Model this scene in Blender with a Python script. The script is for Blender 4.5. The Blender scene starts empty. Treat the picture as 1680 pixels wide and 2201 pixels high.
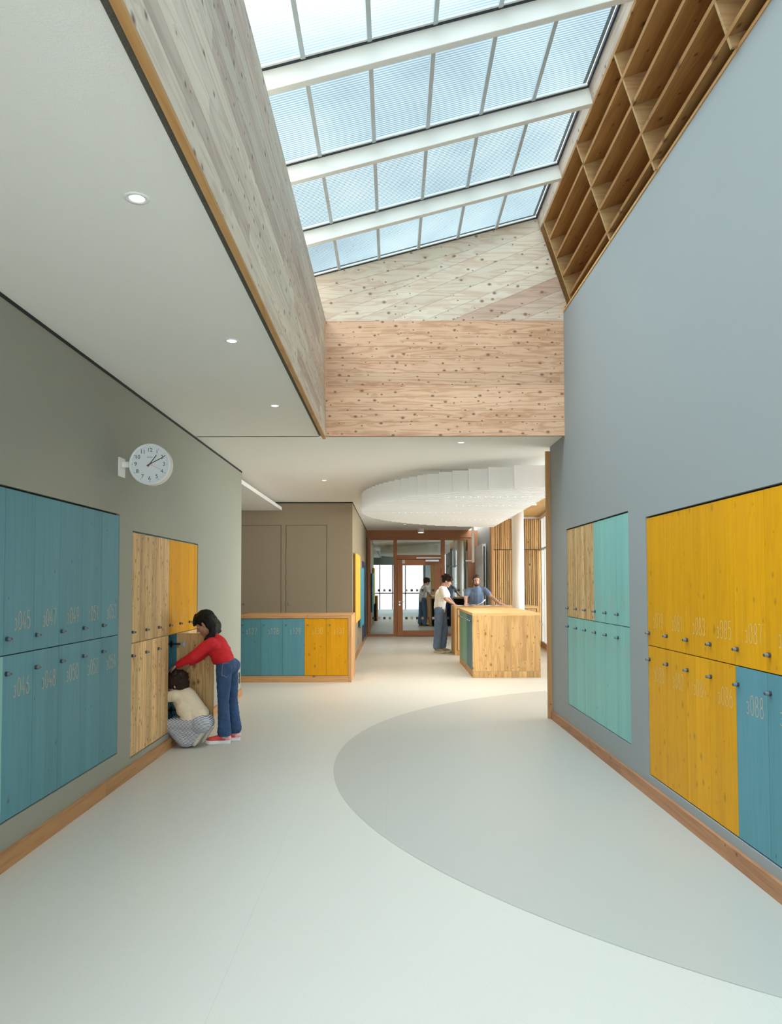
import bpy, bmesh, math, random
from mathutils import Vector, Matrix, noise
from mathutils.bvhtree import BVHTree

# ------------------------------------------------------------------ camera, light, exposure
SC = bpy.context.scene
COL = SC.collection
FPX, PITCH, ROLL = 1635.0, 0.039, 0.0025          # focal length in pixels of the 1680 x 2201 frame
cam_d = bpy.data.cameras.new('camera')
cam = bpy.data.objects.new('camera', cam_d)
COL.objects.link(cam)
SC.camera = cam
cam_d.sensor_fit = 'HORIZONTAL'
cam_d.sensor_width = 36.0
cam_d.lens = FPX / 1680 * 36.0
PY0 = 1255.0 - FPX * math.tan(PITCH)
cam_d.shift_x = (840.0 - 845.0) / 1680
cam_d.shift_y = (PY0 - 1100.5) / 1680
cam_d.clip_start = 0.05
cr, sr = math.cos(ROLL), math.sin(ROLL)
rt = Vector((1, 0, 0))
up = Vector((0, -math.sin(PITCH), math.cos(PITCH)))
fw = Vector((0, math.cos(PITCH), math.sin(PITCH)))
r2 = rt * cr - up * sr
u2 = rt * sr + up * cr
M = Matrix((r2, u2, -fw)).transposed().to_4x4()
M.translation = Vector((0, 0, 1.5))
cam.matrix_world = M

world = bpy.data.worlds.new('world')
SC.world = world
world.use_nodes = True
wn = world.node_tree.nodes
wl = world.node_tree.links
bg = wn['Background']
tc = wn.new('ShaderNodeTexCoord')
sx = wn.new('ShaderNodeSeparateXYZ')
rp = wn.new('ShaderNodeValToRGB')
wl.new(tc.outputs['Generated'], sx.inputs[0])
wl.new(sx.outputs[2], rp.inputs[0])
rp.color_ramp.elements[0].position = 0.0
rp.color_ramp.elements[0].color = (0.95, 0.97, 0.98, 1)
rp.color_ramp.elements[1].position = 0.9
rp.color_ramp.elements[1].color = (0.88, 0.95, 1.0, 1)
wl.new(rp.outputs[0], bg.inputs[0])
bg.inputs[1].default_value = 10.0

SC.view_settings.view_transform = 'Standard'
SC.view_settings.look = 'None'
SC.view_settings.gamma = 1.0
SC.view_settings.use_curve_mapping = False
SC.view_settings.exposure = 0.0
SC.cycles.max_bounces = 10
SC.cycles.diffuse_bounces = 6
SC.cycles.glossy_bounces = 4
SC.cycles.transparent_max_bounces = 16
SC.cycles.sample_clamp_indirect = 8.0
SC.cycles.caustics_reflective = False
SC.cycles.caustics_refractive = False

DOWN_W = 30.0      # recessed ceiling lamps over the hall
FAR_W = 120.0       # recessed lamps in the far corridor
BAF_W = 34.0       # lamps set between the baffles
random.seed(11)

# ------------------------------------------------------------------ helpers
ORG = {}
SCRATCH = bpy.data.scenes.new('scratch')      # modifiers are baked here, away from the big scene


def origin(o):
    return ORG.get(o.name, Vector((0, 0, 0))) if o else Vector((0, 0, 0))


class MB:
    def __init__(s):
        s.v, s.f, s.mi = [], [], []

    def add(s, vs, fs, m=0):
        b = len(s.v)
        s.v += [Vector(p) for p in vs]
        s.f += [[b + i for i in f] for f in fs]
        s.mi += [m] * len(fs)
        return s

    def obox(s, o, U, V, W, m=0):
        o, U, V, W = Vector(o), Vector(U), Vector(V), Vector(W)
        vs = [o, o + U, o + U + V, o + V, o + W, o + U + W, o + U + V + W, o + V + W]
        fs = [(0, 3, 2, 1), (4, 5, 6, 7), (0, 1, 5, 4), (1, 2, 6, 5), (2, 3, 7, 6), (3, 0, 4, 7)]
        if U.cross(V).dot(W) < 0:
            fs = [f[::-1] for f in fs]
        return s.add(vs, fs, m)

    def box(s, x0, x1, y0, y1, z0, z1, m=0):
        return s.obox((x0, y0, z0), (x1 - x0, 0, 0), (0, y1 - y0, 0), (0, 0, z1 - z0), m)

    def prism(s, poly, vec, m=0):
        n = len(poly)
        vec = Vector(vec)
        P = [Vector(p) for p in poly]
        nrm = Vector((0, 0, 0))
        for i in range(n):
            nrm += P[i].cross(P[(i + 1) % n])
        if nrm.dot(vec) < 0:
            P = P[::-1]
        vs = P + [p + vec for p in P]
        fs = [tuple(range(n))[::-1], tuple(range(n, 2 * n))]
        fs += [(i, (i + 1) % n, n + (i + 1) % n, n + i) for i in range(n)]
        return s.add(vs, fs, m)

    def cyl(s, p0, p1, r0, r1=None, n=14, m=0):
        p0, p1 = Vector(p0), Vector(p1)
        r1 = r0 if r1 is None else r1
        d = (p1 - p0).normalized()
        a = d.orthogonal().normalized()
        b = d.cross(a)
        vs = []
        for p, r in ((p0, r0), (p1, r1)):
            for i in range(n):
                t = 2 * math.pi * i / n
                vs.append(p + a * (r * math.cos(t)) + b * (r * math.sin(t)))
        fs = [tuple(range(n))[::-1], tuple(range(n, 2 * n))]
        fs += [(i, (i + 1) % n, n + (i + 1) % n, n + i) for i in range(n)]
        return s.add(vs, fs, m)

    def ribbon(s, pts, nrm, w, close=False, m=0):
        # flat stroke of width w along a polyline, facing nrm
        P = [Vector(p) for p in pts]
        n = len(P)
        nrm = Vector(nrm)
        L, Rr = [], []
        for i in range(n):
            if close:
                d = P[(i + 1) % n] - P[i - 1]
            else:
                d = P[min(i + 1, n - 1)] - P[max(i - 1, 0)]
            sd = nrm.cross(d.normalized()) * (w / 2)
            L.append(P[i] + sd)
            Rr.append(P[i] - sd)
        fs = []
        for i in range(n if close else n - 1):
            j = (i + 1) % n
            fs.append((i, n + i, n + j, j))
        return s.add(L + Rr, fs, m)

    def build(s, name, mats, parent=None, smooth=False, bevel=0, loc=None):
        if loc is not None:
            og = Vector(loc)
        else:
            og = origin(parent)
        me = bpy.data.meshes.new(name)
        me.from_pydata([tuple(p - og) for p in s.v], [], s.f)
        if not isinstance(mats, (list, tuple)):
            mats = [mats]
        for m in mats:
            me.materials.append(m)
        for p, i in zip(me.polygons, s.mi):
            p.material_index = i
            p.use_smooth = smooth
        o = bpy.data.objects.new(name, me)
        COL.objects.link(o)
        ORG[o.name] = og
        if parent:
            o.parent = parent
        else:
            o.location = og
        if bevel:
            b = o.modifiers.new('bevel', 'BEVEL')
            b.width = bevel
            b.segments = 2
            b.limit_method = 'ANGLE'
        return o


def bake(tmp):
    with bpy.context.temp_override(scene=SCRATCH, view_layer=SCRATCH.view_layers[0]):
        dg = bpy.context.evaluated_depsgraph_get()
        me = bpy.data.meshes.new_from_object(tmp.evaluated_get(dg))
    bpy.data.objects.remove(tmp)
    return me


def empty(name, loc=(0, 0, 0), parent=None):
    o = bpy.data.objects.new(name, None)
    COL.objects.link(o)
    o.empty_display_size = 0.1
    o.location = loc
    ORG[o.name] = Vector(loc)
    return o


def tag(o, label=None, cat=None, group=None, kind=None):
    if label:
        o['label'] = label
    if cat:
        o['category'] = cat
    if group:
        o['group'] = group
    if kind:
        o['kind'] = kind
    return o


def struct(o, label, cat):
    return tag(o, label, cat, kind='structure')


def copy_tree(o, dv):
    """copy a thing whose meshes are kept at their own origin; shift the copy by dv"""
    c = o.copy()
    COL.objects.link(c)
    ORG[c.name] = origin(o) + Vector(dv)
    c.location = Vector(o.location) + Vector(dv)
    for ch in list(o.children):
        k = ch.copy()
        COL.objects.link(k)
        k.parent = c
        for g in list(ch.children):
            q = g.copy()
            COL.objects.link(q)
            q.parent = k
    return c


# ------------------------------------------------------------------ materials
def new_mat(name):
    m = bpy.data.materials.new(name)
    m.use_nodes = True
    nt = m.node_tree
    return m, nt, nt.nodes['Principled BSDF']


def N(nt, t, **kw):
    n = nt.nodes.new(t)
    for k, v in kw.items():
        setattr(n, k, v)
    return n


def math_n(nt, op, a, b=None, c=None, clamp=False):
    n = nt.nodes.new('ShaderNodeMath')
    n.operation = op
    n.use_clamp = clamp
    for i, x in enumerate((a, b, c)):
        if x is None:
            continue
        if isinstance(x, (int, float)):
            n.inputs[i].default_value = x
        else:
            nt.links.new(x, n.inputs[i])
    return n.outputs[0]


def mixc(nt, fac, a, b, blend='MIX'):
    n = nt.nodes.new('ShaderNodeMix')
    n.data_type = 'RGBA'
    n.blend_type = blend
    for sock, x in ((n.inputs[0], fac), (n.inputs[6], a), (n.inputs[7], b)):
        if isinstance(x, (int, float)):
            sock.default_value = x if sock == n.inputs[0] else (x, x, x, 1)
        elif isinstance(x, tuple):
            sock.default_value = (*x, 1) if len(x) == 3 else x
        else:
            nt.links.new(x, sock)
    return n.outputs[2]


def plain(name, col, rough=0.6, metal=0.0, bump=0.0, bscale=200.0, var=0.0, vscale=6.0, spec=0.5):
    m, nt, p = new_mat(name)
    p.inputs['Base Color'].default_value = (*col, 1)
    p.inputs['Roughness'].default_value = rough
    p.inputs['Metallic'].default_value = metal
    p.inputs['Specular IOR Level'].default_value = spec
    t = N(nt, 'ShaderNodeTexCoord')
    if var:
        n = N(nt, 'ShaderNodeTexNoise')
        n.inputs['Scale'].default_value = vscale
        n.inputs['Detail'].default_value = 4
        nt.links.new(t.outputs['Object'], n.inputs['Vector'])
        f = math_n(nt, 'MULTIPLY_ADD', n.outputs['Fac'], 2 * var, 1 - var)
        c = mixc(nt, 1.0, (*col,), f, 'MULTIPLY')
        nt.links.new(c, p.inputs['Base Color'])
    if bump:
        n = N(nt, 'ShaderNodeTexNoise')
        n.inputs['Scale'].default_value = bscale
        n.inputs['Detail'].default_value = 3
        nt.links.new(t.outputs['Object'], n.inputs['Vector'])
        b = N(nt, 'ShaderNodeBump')
        b.inputs['Strength'].default_value = bump
        b.inputs['Distance'].default_value = 0.01
        nt.links.new(n.outputs['Fac'], b.inputs['Height'])
        nt.links.new(b.outputs[0], p.inputs['Normal'])
    return m


def wood(name, light, dark, knot=(0.10, 0.045, 0.02), axis='Z', lam=0.0, lam_axis='X', knots=0.55,
         rough=0.5, contrast=1.0, kscale=1.0, tone=0.18, across=None, alt=None):
    """larch board: long grain along axis, fine rings, oval knots; lam = width of glued lamellas"""
    m, nt, p = new_mat(name)
    L = nt.links
    t = N(nt, 'ShaderNodeTexCoord')
    oi = N(nt, 'ShaderNodeObjectInfo')
    off = math_n(nt, 'MULTIPLY', oi.outputs['Random'], 53.0)
    ov = N(nt, 'ShaderNodeCombineXYZ')
    for i in range(3):
        L.new(off, ov.inputs[i])
    av = N(nt, 'ShaderNodeVectorMath', operation='ADD')
    L.new(t.outputs['Object'], av.inputs[0])
    L.new(ov.outputs[0], av.inputs[1])
    base = av.outputs[0]
    toneval = None
    if lam:
        sp = N(nt, 'ShaderNodeSeparateXYZ')
        L.new(base, sp.inputs[0])
        q = math_n(nt, 'DIVIDE', sp.outputs['XYZ'.index(lam_axis)], lam)
        cell = math_n(nt, 'FLOOR', q)
        wn_ = N(nt, 'ShaderNodeTexWhiteNoise', noise_dimensions='1D')
        L.new(cell, wn_.inputs['W'])
        toneval = wn_.outputs['Value']
        # shift the grain of each lamella along the board
        sh = math_n(nt, 'MULTIPLY', toneval, 17.0)
        cv = N(nt, 'ShaderNodeCombineXYZ')
        L.new(sh, cv.inputs['XYZ'.index(axis)])
        a2 = N(nt, 'ShaderNodeVectorMath', operation='ADD')
        L.new(base, a2.inputs[0])
        L.new(cv.outputs[0], a2.inputs[1])
        base = a2.outputs[0]

    def stretched(across, along):
        mp = N(nt, 'ShaderNodeMapping')
        s_ = [across] * 3
        s_['XYZ'.index(axis)] = along
        mp.inputs['Scale'].default_value = s_
        L.new(base, mp.inputs['Vector'])
        return mp.outputs[0]
    # knots
    vo = N(nt, 'ShaderNodeTexVoronoi', voronoi_dimensions='2D')
    vo.inputs['Scale'].default_value = 1.0
    across = across or (lam_axis if lam and lam_axis != axis else {'X': 'Z', 'Y': 'Z', 'Z': 'X'}[axis])
    ks = N(nt, 'ShaderNodeSeparateXYZ')
    L.new(base, ks.inputs[0])
    kc = N(nt, 'ShaderNodeCombineXYZ')
    L.new(math_n(nt, 'MULTIPLY', ks.outputs['XYZ'.index(across)], 9.5 * kscale), kc.inputs[0])
    L.new(math_n(nt, 'MULTIPLY', ks.outputs['XYZ'.index(axis)], 6.5 * kscale), kc.inputs[1])
    L.new(kc.outputs[0], vo.inputs['Vector'])
    rnd = N(nt, 'ShaderNodeSeparateColor')
    L.new(vo.outputs['Color'], rnd.inputs[0])
    has = math_n(nt, 'LESS_THAN', rnd.outputs[0], knots)
    rad = math_n(nt, 'MULTIPLY_ADD', math_n(nt, 'POWER', rnd.outputs[1], 2.0), 0.12, 0.06)
    kd = math_n(nt, 'DIVIDE', vo.outputs['Distance'], rad)
    kf = math_n(nt, 'SUBTRACT', 1.35, kd, clamp=True)
    kf = math_n(nt, 'MULTIPLY', kf, has)
    ring = math_n(nt, 'DIVIDE', 0.10, math_n(nt, 'ADD', vo.outputs['Distance'], 0.08))
    ring = math_n(nt, 'MULTIPLY', ring, has)
    # broad growth figure bent round the knots
    n1 = N(nt, 'ShaderNodeTexNoise')
    n1.inputs['Scale'].default_value = 1.0
    n1.inputs['Detail'].default_value = 3
    n1.inputs['Distortion'].default_value = 0.5
    L.new(stretched(9.0, 0.55), n1.inputs['Vector'])
    ph = math_n(nt, 'MULTIPLY_ADD', n1.outputs['Fac'], 44.0, math_n(nt, 'MULTIPLY', ring, 5.0))
    sn = math_n(nt, 'SINE', ph)
    sn = math_n(nt, 'MULTIPLY_ADD', sn, 0.5, 0.5)
    sn = math_n(nt, 'POWER', sn, 2.0)
    n2 = N(nt, 'ShaderNodeTexNoise')
    n2.inputs['Scale'].default_value = 1.0
    n2.inputs['Detail'].default_value = 2
    L.new(stretched(150.0, 4.0), n2.inputs['Vector'])
    n3 = N(nt, 'ShaderNodeTexNoise')
    n3.inputs['Scale'].default_value = 1.0
    n3.inputs['Detail'].default_value = 3
    L.new(stretched(7.0, 1.0), n3.inputs['Vector'])
    f = math_n(nt, 'MULTIPLY_ADD', sn, 0.42 * contrast, math_n(nt, 'MULTIPLY', n2.outputs['Fac'], 0.45 * contrast))
    f = math_n(nt, 'MULTIPLY_ADD', n3.outputs['Fac'], 0.7 * contrast, math_n(nt, 'SUBTRACT', f, 0.45 * contrast), clamp=True)
    c = mixc(nt, f, light, dark)
    if alt:
        wa = N(nt, 'ShaderNodeTexWhiteNoise', noise_dimensions='1D')
        L.new(math_n(nt, 'MULTIPLY', oi.outputs['Random'], 91.7), wa.inputs['W'])
        af = math_n(nt, 'MULTIPLY', math_n(nt, 'SUBTRACT', wa.outputs['Value'], 1 - alt[1], clamp=True), 0.75 / alt[1])
        c = mixc(nt, af, c, mixc(nt, f, alt[0], tuple(x * 0.62 for x in alt[0])))
    tv = math_n(nt, 'MULTIPLY_ADD', oi.outputs['Random'], tone, 1.0 - tone / 2)
    if toneval is not None:
        tv = math_n(nt, 'MULTIPLY', tv, math_n(nt, 'MULTIPLY_ADD', toneval, tone, 1.0 - tone / 2))
    c = mixc(nt, 1.0, c, tv, 'MULTIPLY')
    c = mixc(nt, math_n(nt, 'MULTIPLY', kf, 0.85), c, knot)
    L.new(c, p.inputs['Base Color'])
    p.inputs['Roughness'].default_value = rough
    p.inputs['Specular IOR Level'].default_value = 0.18
    b = N(nt, 'ShaderNodeBump')
    b.inputs['Strength'].default_value = 0.12
    b.inputs['Distance'].default_value = 0.002
    L.new(f, b.inputs['Height'])
    L.new(b.outputs[0], p.inputs['Normal'])
    return m


def glass_mat(name, tint=(0.80, 0.88, 0.84), refl=0.16):
    m, nt, p = new_mat(name)
    nt.nodes.remove(p)
    out = nt.nodes['Material Output']
    tr = N(nt, 'ShaderNodeBsdfTransparent')
    tr.inputs[0].default_value = (*tint, 1)
    gl = N(nt, 'ShaderNodeBsdfGlossy')
    gl.inputs['Roughness'].default_value = 0.0
    gl.inputs[0].default_value = (0.95, 0.97, 1.0, 1)
    lw = N(nt, 'ShaderNodeLayerWeight')
    lw.inputs[0].default_value = 0.3
    fac = math_n(nt, 'MULTIPLY_ADD', lw.outputs['Fresnel'], 0.8, refl, clamp=True)
    mx = N(nt, 'ShaderNodeMixShader')
    nt.links.new(fac, mx.inputs[0])
    nt.links.new(tr.outputs[0], mx.inputs[1])
    nt.links.new(gl.outputs[0], mx.inputs[2])
    nt.links.new(mx.outputs[0], out.inputs[0])
    return m


def skyglass_mat():
    """light-guiding roof glazing: fine louvre lamellas between the sheets, clearer at square incidence"""
    m, nt, p = new_mat('louvre_glass')
    nt.nodes.remove(p)
    out = nt.nodes['Material Output']
    t = N(nt, 'ShaderNodeTexCoord')
    sp = N(nt, 'ShaderNodeSeparateXYZ')
    nt.links.new(t.outputs['Object'], sp.inputs[0])
    ph = math_n(nt, 'MULTIPLY', sp.outputs[1], 2 * math.pi / 0.0235)
    st = math_n(nt, 'MULTIPLY_ADD', math_n(nt, 'SINE', ph), 0.5, 0.5)
    n = N(nt, 'ShaderNodeTexNoise')
    n.inputs['Scale'].default_value = 1.1
    n.inputs['Detail'].default_value = 3
    nt.links.new(t.outputs['Object'], n.inputs['Vector'])
    g = N(nt, 'ShaderNodeNewGeometry')
    dt = N(nt, 'ShaderNodeVectorMath', operation='DOT_PRODUCT')
    nt.links.new(g.outputs['Incoming'], dt.inputs[0])
    nt.links.new(g.outputs['Normal'], dt.inputs[1])
    ab = math_n(nt, 'ABSOLUTE', dt.outputs['Value'])
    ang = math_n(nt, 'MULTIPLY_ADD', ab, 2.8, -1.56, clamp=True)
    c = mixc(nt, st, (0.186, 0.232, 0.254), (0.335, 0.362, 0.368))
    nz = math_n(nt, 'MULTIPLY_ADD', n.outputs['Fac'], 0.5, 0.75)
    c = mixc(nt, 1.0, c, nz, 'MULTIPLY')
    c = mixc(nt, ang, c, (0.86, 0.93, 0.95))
    tr = N(nt, 'ShaderNodeBsdfTransparent')
    nt.links.new(c, tr.inputs[0])
    gl = N(nt, 'ShaderNodeBsdfGlossy')
    gl.inputs['Roughness'].default_value = 0.05
    mx = N(nt, 'ShaderNodeMixShader')
    mx.inputs[0].default_value = 0.04
    nt.links.new(tr.outputs[0], mx.inputs[1])
    nt.links.new(gl.outputs[0], mx.inputs[2])
    nt.links.new(mx.outputs[0], out.inputs[0])
    return m


def emit(name, col, strength):
    m, nt, p = new_mat(name)
    p.inputs['Base Color'].default_value = (*col, 1)
    p.inputs['Emission Color'].default_value = (*col, 1)
    p.inputs['Emission Strength'].default_value = strength
    return m


def floor_mat(name, col, seam):
    m, nt, p = new_mat(name)
    t = N(nt, 'ShaderNodeTexCoord')
    n = N(nt, 'ShaderNodeTexNoise')
    n.inputs['Scale'].default_value = 260.0
    n.inputs['Detail'].default_value = 2
    nt.links.new(t.outputs['Object'], n.inputs['Vector'])
    v = N(nt, 'ShaderNodeTexVoronoi')
    v.inputs['Scale'].default_value = 75.0
    nt.links.new(t.outputs['Object'], v.inputs['Vector'])
    spk = math_n(nt, 'LESS_THAN', v.outputs['Distance'], 0.13)
    sc = N(nt, 'ShaderNodeSeparateColor')
    nt.links.new(v.outputs['Color'], sc.inputs[0])
    spk = math_n(nt, 'MULTIPLY', spk, math_n(nt, 'LESS_THAN', sc.outputs[0], 0.6))
    c = mixc(nt, n.outputs['Fac'], tuple(x * 0.95 for x in col), tuple(min(1, x * 1.05) for x in col))
    c = mixc(nt, math_n(nt, 'MULTIPLY', spk, 0.35), c, tuple(x * 0.55 for x in col))
    # welded sheet seams every 1.4 m
    sp = N(nt, 'ShaderNodeSeparateXYZ')
    nt.links.new(t.outputs['Object'], sp.inputs[0])
    fr = math_n(nt, 'FRACT', math_n(nt, 'DIVIDE', math_n(nt, 'ADD', sp.outputs[0], 20.0 + seam), 2.0))
    ln = math_n(nt, 'LESS_THAN', fr, 0.0016)
    c = mixc(nt, math_n(nt, 'MULTIPLY', ln, 0.18), c, tuple(x * 0.5 for x in col))
    nt.links.new(c, p.inputs['Base Color'])
    p.inputs['Roughness'].default_value = 0.42
    p.inputs['Specular IOR Level'].default_value = 0.35
    return m


def stripes_mat(name, a, b, period, vec, rough=0.8):
    m, nt, p = new_mat(name)
    t = N(nt, 'ShaderNodeTexCoord')
    dt = N(nt, 'ShaderNodeVectorMath', operation='DOT_PRODUCT')
    nt.links.new(t.outputs['Object'], dt.inputs[0])
    dt.inputs[1].default_value = vec
    fr = math_n(nt, 'FRACT', math_n(nt, 'DIVIDE', dt.outputs['Value'], period))
    c = mixc(nt, math_n(nt, 'LESS_THAN', fr, 0.42), a, b)
    nt.links.new(c, p.inputs['Base Color'])
    p.inputs['Roughness'].default_value = rough
    return m


LW, DW = (0.62, 0.42, 0.20), (0.40, 0.215, 0.075)
M_ceil = plain('ceiling_plaster', (0.85, 0.825, 0.775), 0.9, bump=0.25, bscale=160)
M_left = plain('greige_wall_paint', (0.30, 0.302, 0.25), 0.75, bump=0.05, bscale=300)
M_right = plain('wall_paint_sky_blue', (0.285, 0.305, 0.305), 0.7, bump=0.05, bscale=300)  # blue of the sky light is put into this grey
M_brown = plain('wall_paint_lamp_warm', (0.33, 0.265, 0.18), 0.75, bump=0.05, bscale=300)  # same greige as the left wall, warm lamp light mixed into its colour
M_grey = plain('dark_grey_wall_paint', (0.26, 0.25, 0.215), 0.75)
M_floor = floor_mat('pale_floor_sheet', (0.555, 0.545, 0.495), 0.65)
M_inlay = floor_mat('grey_floor_inlay', (0.425, 0.422, 0.385), 0.05)
W_skirt = wood('larch_skirting', (0.50, 0.27, 0.12), (0.32, 0.145, 0.055), axis='Y', knots=0.10, lam=1.9, lam_axis='Y')
W_panel = wood('larch_board_x', (0.82, 0.54, 0.36), (0.56, 0.28, 0.15), knot=(0.17, 0.07, 0.045), axis='X', knots=0.72, kscale=1.25, tone=0.22, contrast=1.25)
W_shaft = wood('larch_board_y', (0.76, 0.68, 0.55), (0.56, 0.43, 0.33), axis='Y', knots=0.35, tone=0.26, kscale=1.2, contrast=1.2, alt=((0.58, 0.40, 0.32), 0.42))
W_slope = wood('larch_slope_lit', (0.95, 0.85, 0.70), (0.76, 0.54, 0.39), knot=(0.22, 0.10, 0.06), axis='X', knots=0.6, tone=0.22, across='Z', kscale=1.2, contrast=1.2, alt=((0.60, 0.34, 0.24), 0.40))  # larch lightened in colour for the strong daylight under the glazing
W_shelf = wood('larch_shelf_y', (0.46, 0.25, 0.095), (0.29, 0.13, 0.04), axis='Y', knots=0.45, tone=0.25, kscale=0.8, across='X')
W_shelfd = wood('larch_shelf_divider', (0.56, 0.37, 0.18), (0.40, 0.22, 0.09), axis='X', knots=0.15, tone=0.2)
W_edge = wood('larch_edge_y', (0.58, 0.33, 0.13), (0.44, 0.21, 0.07), axis='Y', knots=0.0)
W_door = wood('larch_door', (0.72, 0.50, 0.25), (0.44, 0.24, 0.09), knot=(0.14, 0.055, 0.018), axis='Z', lam=0.085, lam_axis='Y', knots=0.62, tone=0.36, kscale=1.5, contrast=1.3)
W_doorx = wood('larch_door_front', (0.66, 0.44, 0.20), (0.42, 0.23, 0.085), knot=(0.16, 0.07, 0.025), axis='Z', lam=0.09, lam_axis='X', knots=0.5, tone=0.34, contrast=1.3)
W_desk = wood('larch_desk_front', (0.68, 0.435, 0.19), (0.47, 0.25, 0.085), knot=(0.20, 0.08, 0.025), axis='Z', lam=0.12, lam_axis='X', knots=0.55, tone=0.36, kscale=0.95, contrast=1.2)
W_deskt = wood('larch_desk_top', (0.66, 0.42, 0.18), (0.48, 0.27, 0.10), axis='X', lam=0.13, lam_axis='Y', knots=0.15)
W_desks = wood('larch_desk_side', (0.60, 0.36, 0.15), (0.42, 0.22, 0.08), axis='Z', lam=0.13, lam_axis='Y', knots=0.2)
W_frame = wood('larch_frame_x', (0.55, 0.31, 0.14), (0.40, 0.20, 0.08), axis='X', knots=0.1)
W_framez = wood('larch_frame_z', (0.55, 0.31, 0.14), (0.40, 0.20, 0.08), axis='Z', knots=0.1)
W_red = wood('red_brown_frame', (0.46, 0.215, 0.115), (0.34, 0.145, 0.072), axis='Z', knots=0.0, contrast=0.7)
W_redx = wood('red_brown_frame_x', (0.46, 0.215, 0.115), (0.34, 0.145, 0.072), axis='X', knots=0.0, contrast=0.7)
W_slat = wood('larch_slat', (0.68, 0.43, 0.20), (0.45, 0.23, 0.08), axis='Z', knots=0.12, tone=0.55)
W_soff = wood('larch_soffit', (0.62, 0.38, 0.15), (0.46, 0.25, 0.08), axis='Y', lam=0.15, lam_axis='X', knots=0.1)
W_beam = plain('pale_beam', (0.88, 0.86, 0.80), 0.5)


def stain(name, col, dark, axis_lam='Y', knots=0.30, kn=None):
    return wood(name, col, dark, knot=kn or tuple(x * 0.45 for x in col), axis='Z', lam=0.11, lam_axis=axis_lam,
                knots=knots, tone=0.10, contrast=0.6, kscale=1.1, rough=0.45)


YEL, YELD = (0.70, 0.325, 0.002), (0.50, 0.215, 0.001)
BLU, BLUD = (0.10, 0.265, 0.315), (0.060, 0.20, 0.25)
TUR, TURD = (0.23, 0.50, 0.46), (0.18, 0.42, 0.385)
S_yel = stain('yellow_stain', YEL, YELD, kn=(0.38, 0.19, 0.012))
S_blu = stain('blue_stain', BLU, BLUD, knots=0.06)
S_tur = stain('turquoise_stain', TUR, TURD, knots=0.02)
S_yelx = stain('yellow_stain_front', YEL, YELD, 'X', kn=(0.30, 0.15, 0.012))
S_blux = stain('blue_stain_front', BLU, BLUD, 'X', knots=0.06)
S_grn = stain('green_stain', (0.215, 0.42, 0.33), (0.17, 0.35, 0.27), knots=0.05)
S_blu2 = stain('deep_blue_stain', (0.075, 0.20, 0.245), (0.055, 0.155, 0.20), knots=0.05)
M_num = plain('routed_bare_wood', (0.62, 0.42, 0.26), 0.7)
M_numy = plain('routed_bare_wood_pale', (0.70, 0.50, 0.22), 0.7)
M_numt = plain('routed_bare_wood_grey', (0.46, 0.44, 0.33), 0.7)
M_numw = plain('routed_wood_in_wood', (0.50, 0.33, 0.15), 0.7)
M_dark = plain('shadow_gap_black', (0.012, 0.012, 0.013), 0.8)
M_metal = plain('brushed_metal', (0.55, 0.56, 0.58), 0.3, 0.9)
M_knobb = plain('gunmetal_collar', (0.07, 0.075, 0.085), 0.35, 0.5)
M_knobt = plain('grey_knob_cap', (0.30, 0.33, 0.37), 0.35, 0.6)
M_white = plain('white_enamel', (0.82, 0.82, 0.80), 0.4)
M_baf = plain('white_felt_baffle', (0.86, 0.855, 0.835), 0.85)
M_alu = plain('pale_aluminium', (0.55, 0.60, 0.62), 0.4, 0.2)
M_gask = plain('dark_gasket', (0.018, 0.030, 0.042), 0.5)
M_black = plain('black_plastic', (0.015, 0.015, 0.016), 0.4)
M_recess = plain('recess_dark', (0.10, 0.09, 0.07), 0.9, bump=0.6, bscale=90)
M_dkblue = plain('navy_door', (0.010, 0.035, 0.10), 0.45)
M_lyel = plain('yellow_felt', (0.80, 0.47, 0.055), 0.8)
M_lblu = plain('blue_felt', (0.055, 0.27, 0.36), 0.8)
G_door = glass_mat('partition_glass', (0.62, 0.74, 0.68), 0.26)
G_win = glass_mat('window_glass', (0.74, 0.77, 0.78), 0.03)
G_side = glass_mat('side_window_glass', (0.95, 0.97, 0.96), 0.03)
G_sky = skyglass_mat()
E_lamp = emit('lamp_lens', (1.0, 0.97, 0.92), 4.0)
E_dot = emit('lamp_dot', (1.0, 0.98, 0.94), 3.0)

# ------------------------------------------------------------------ geometry constants (metres)
H_C = 3.035                      # flat ceiling
XL = -2.06                       # left wall face
RA, RB = 1.8723, 0.012857        # right wall face: x = RA - RB * y
S_R, E_X, E_H = 0.265, -0.695, 4.245   # roof slope, top edge of the boarded well side
RK = 1.15                                # the roof plane runs higher than that edge, passing (G_X, G_H)
G_X, G_H = E_X * RK, 1.5 + (E_H - 1.5) * RK
ND = Vector((-S_R, 0, 1)).normalized()
Y_END, Y_GL, Y_REAR = 7.80, 7.66, -1.0


def rx(y):
    return RA - RB * y


def roof(x, y, n=0.0):
    return Vector((x, y, G_H + S_R * (x - G_X))) + ND * n


# ------------------------------------------------------------------ floor
fl = MB().box(-6, 6, -1.2, 28, -0.2, 0.0).build('floor', M_floor)
struct(fl, 'pale speckled sheet floor running through the hall', 'floor')
b = MB()
cx, cy, R0 = 4.11, 6.54, 4.61
disc = []
for i in range(161):
    a = math.pi / 2 + math.pi * i / 160
    disc.append((cx + R0 * math.cos(a), cy + R0 * math.sin(a)))
# clip the disc to the right of the hall (wall base)
disc = [(min(x, 2.12), y) for x, y in disc]
disc = [(x, y, 0.0012) for x, y in disc]
b.add(disc + [(x, y, -0.002) for x, y, z in disc], [tuple(range(len(disc)))])
o = b.build('floor_inlay', M_inlay, fl)
o['label'] = 'grey round inlay in the floor'

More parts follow.
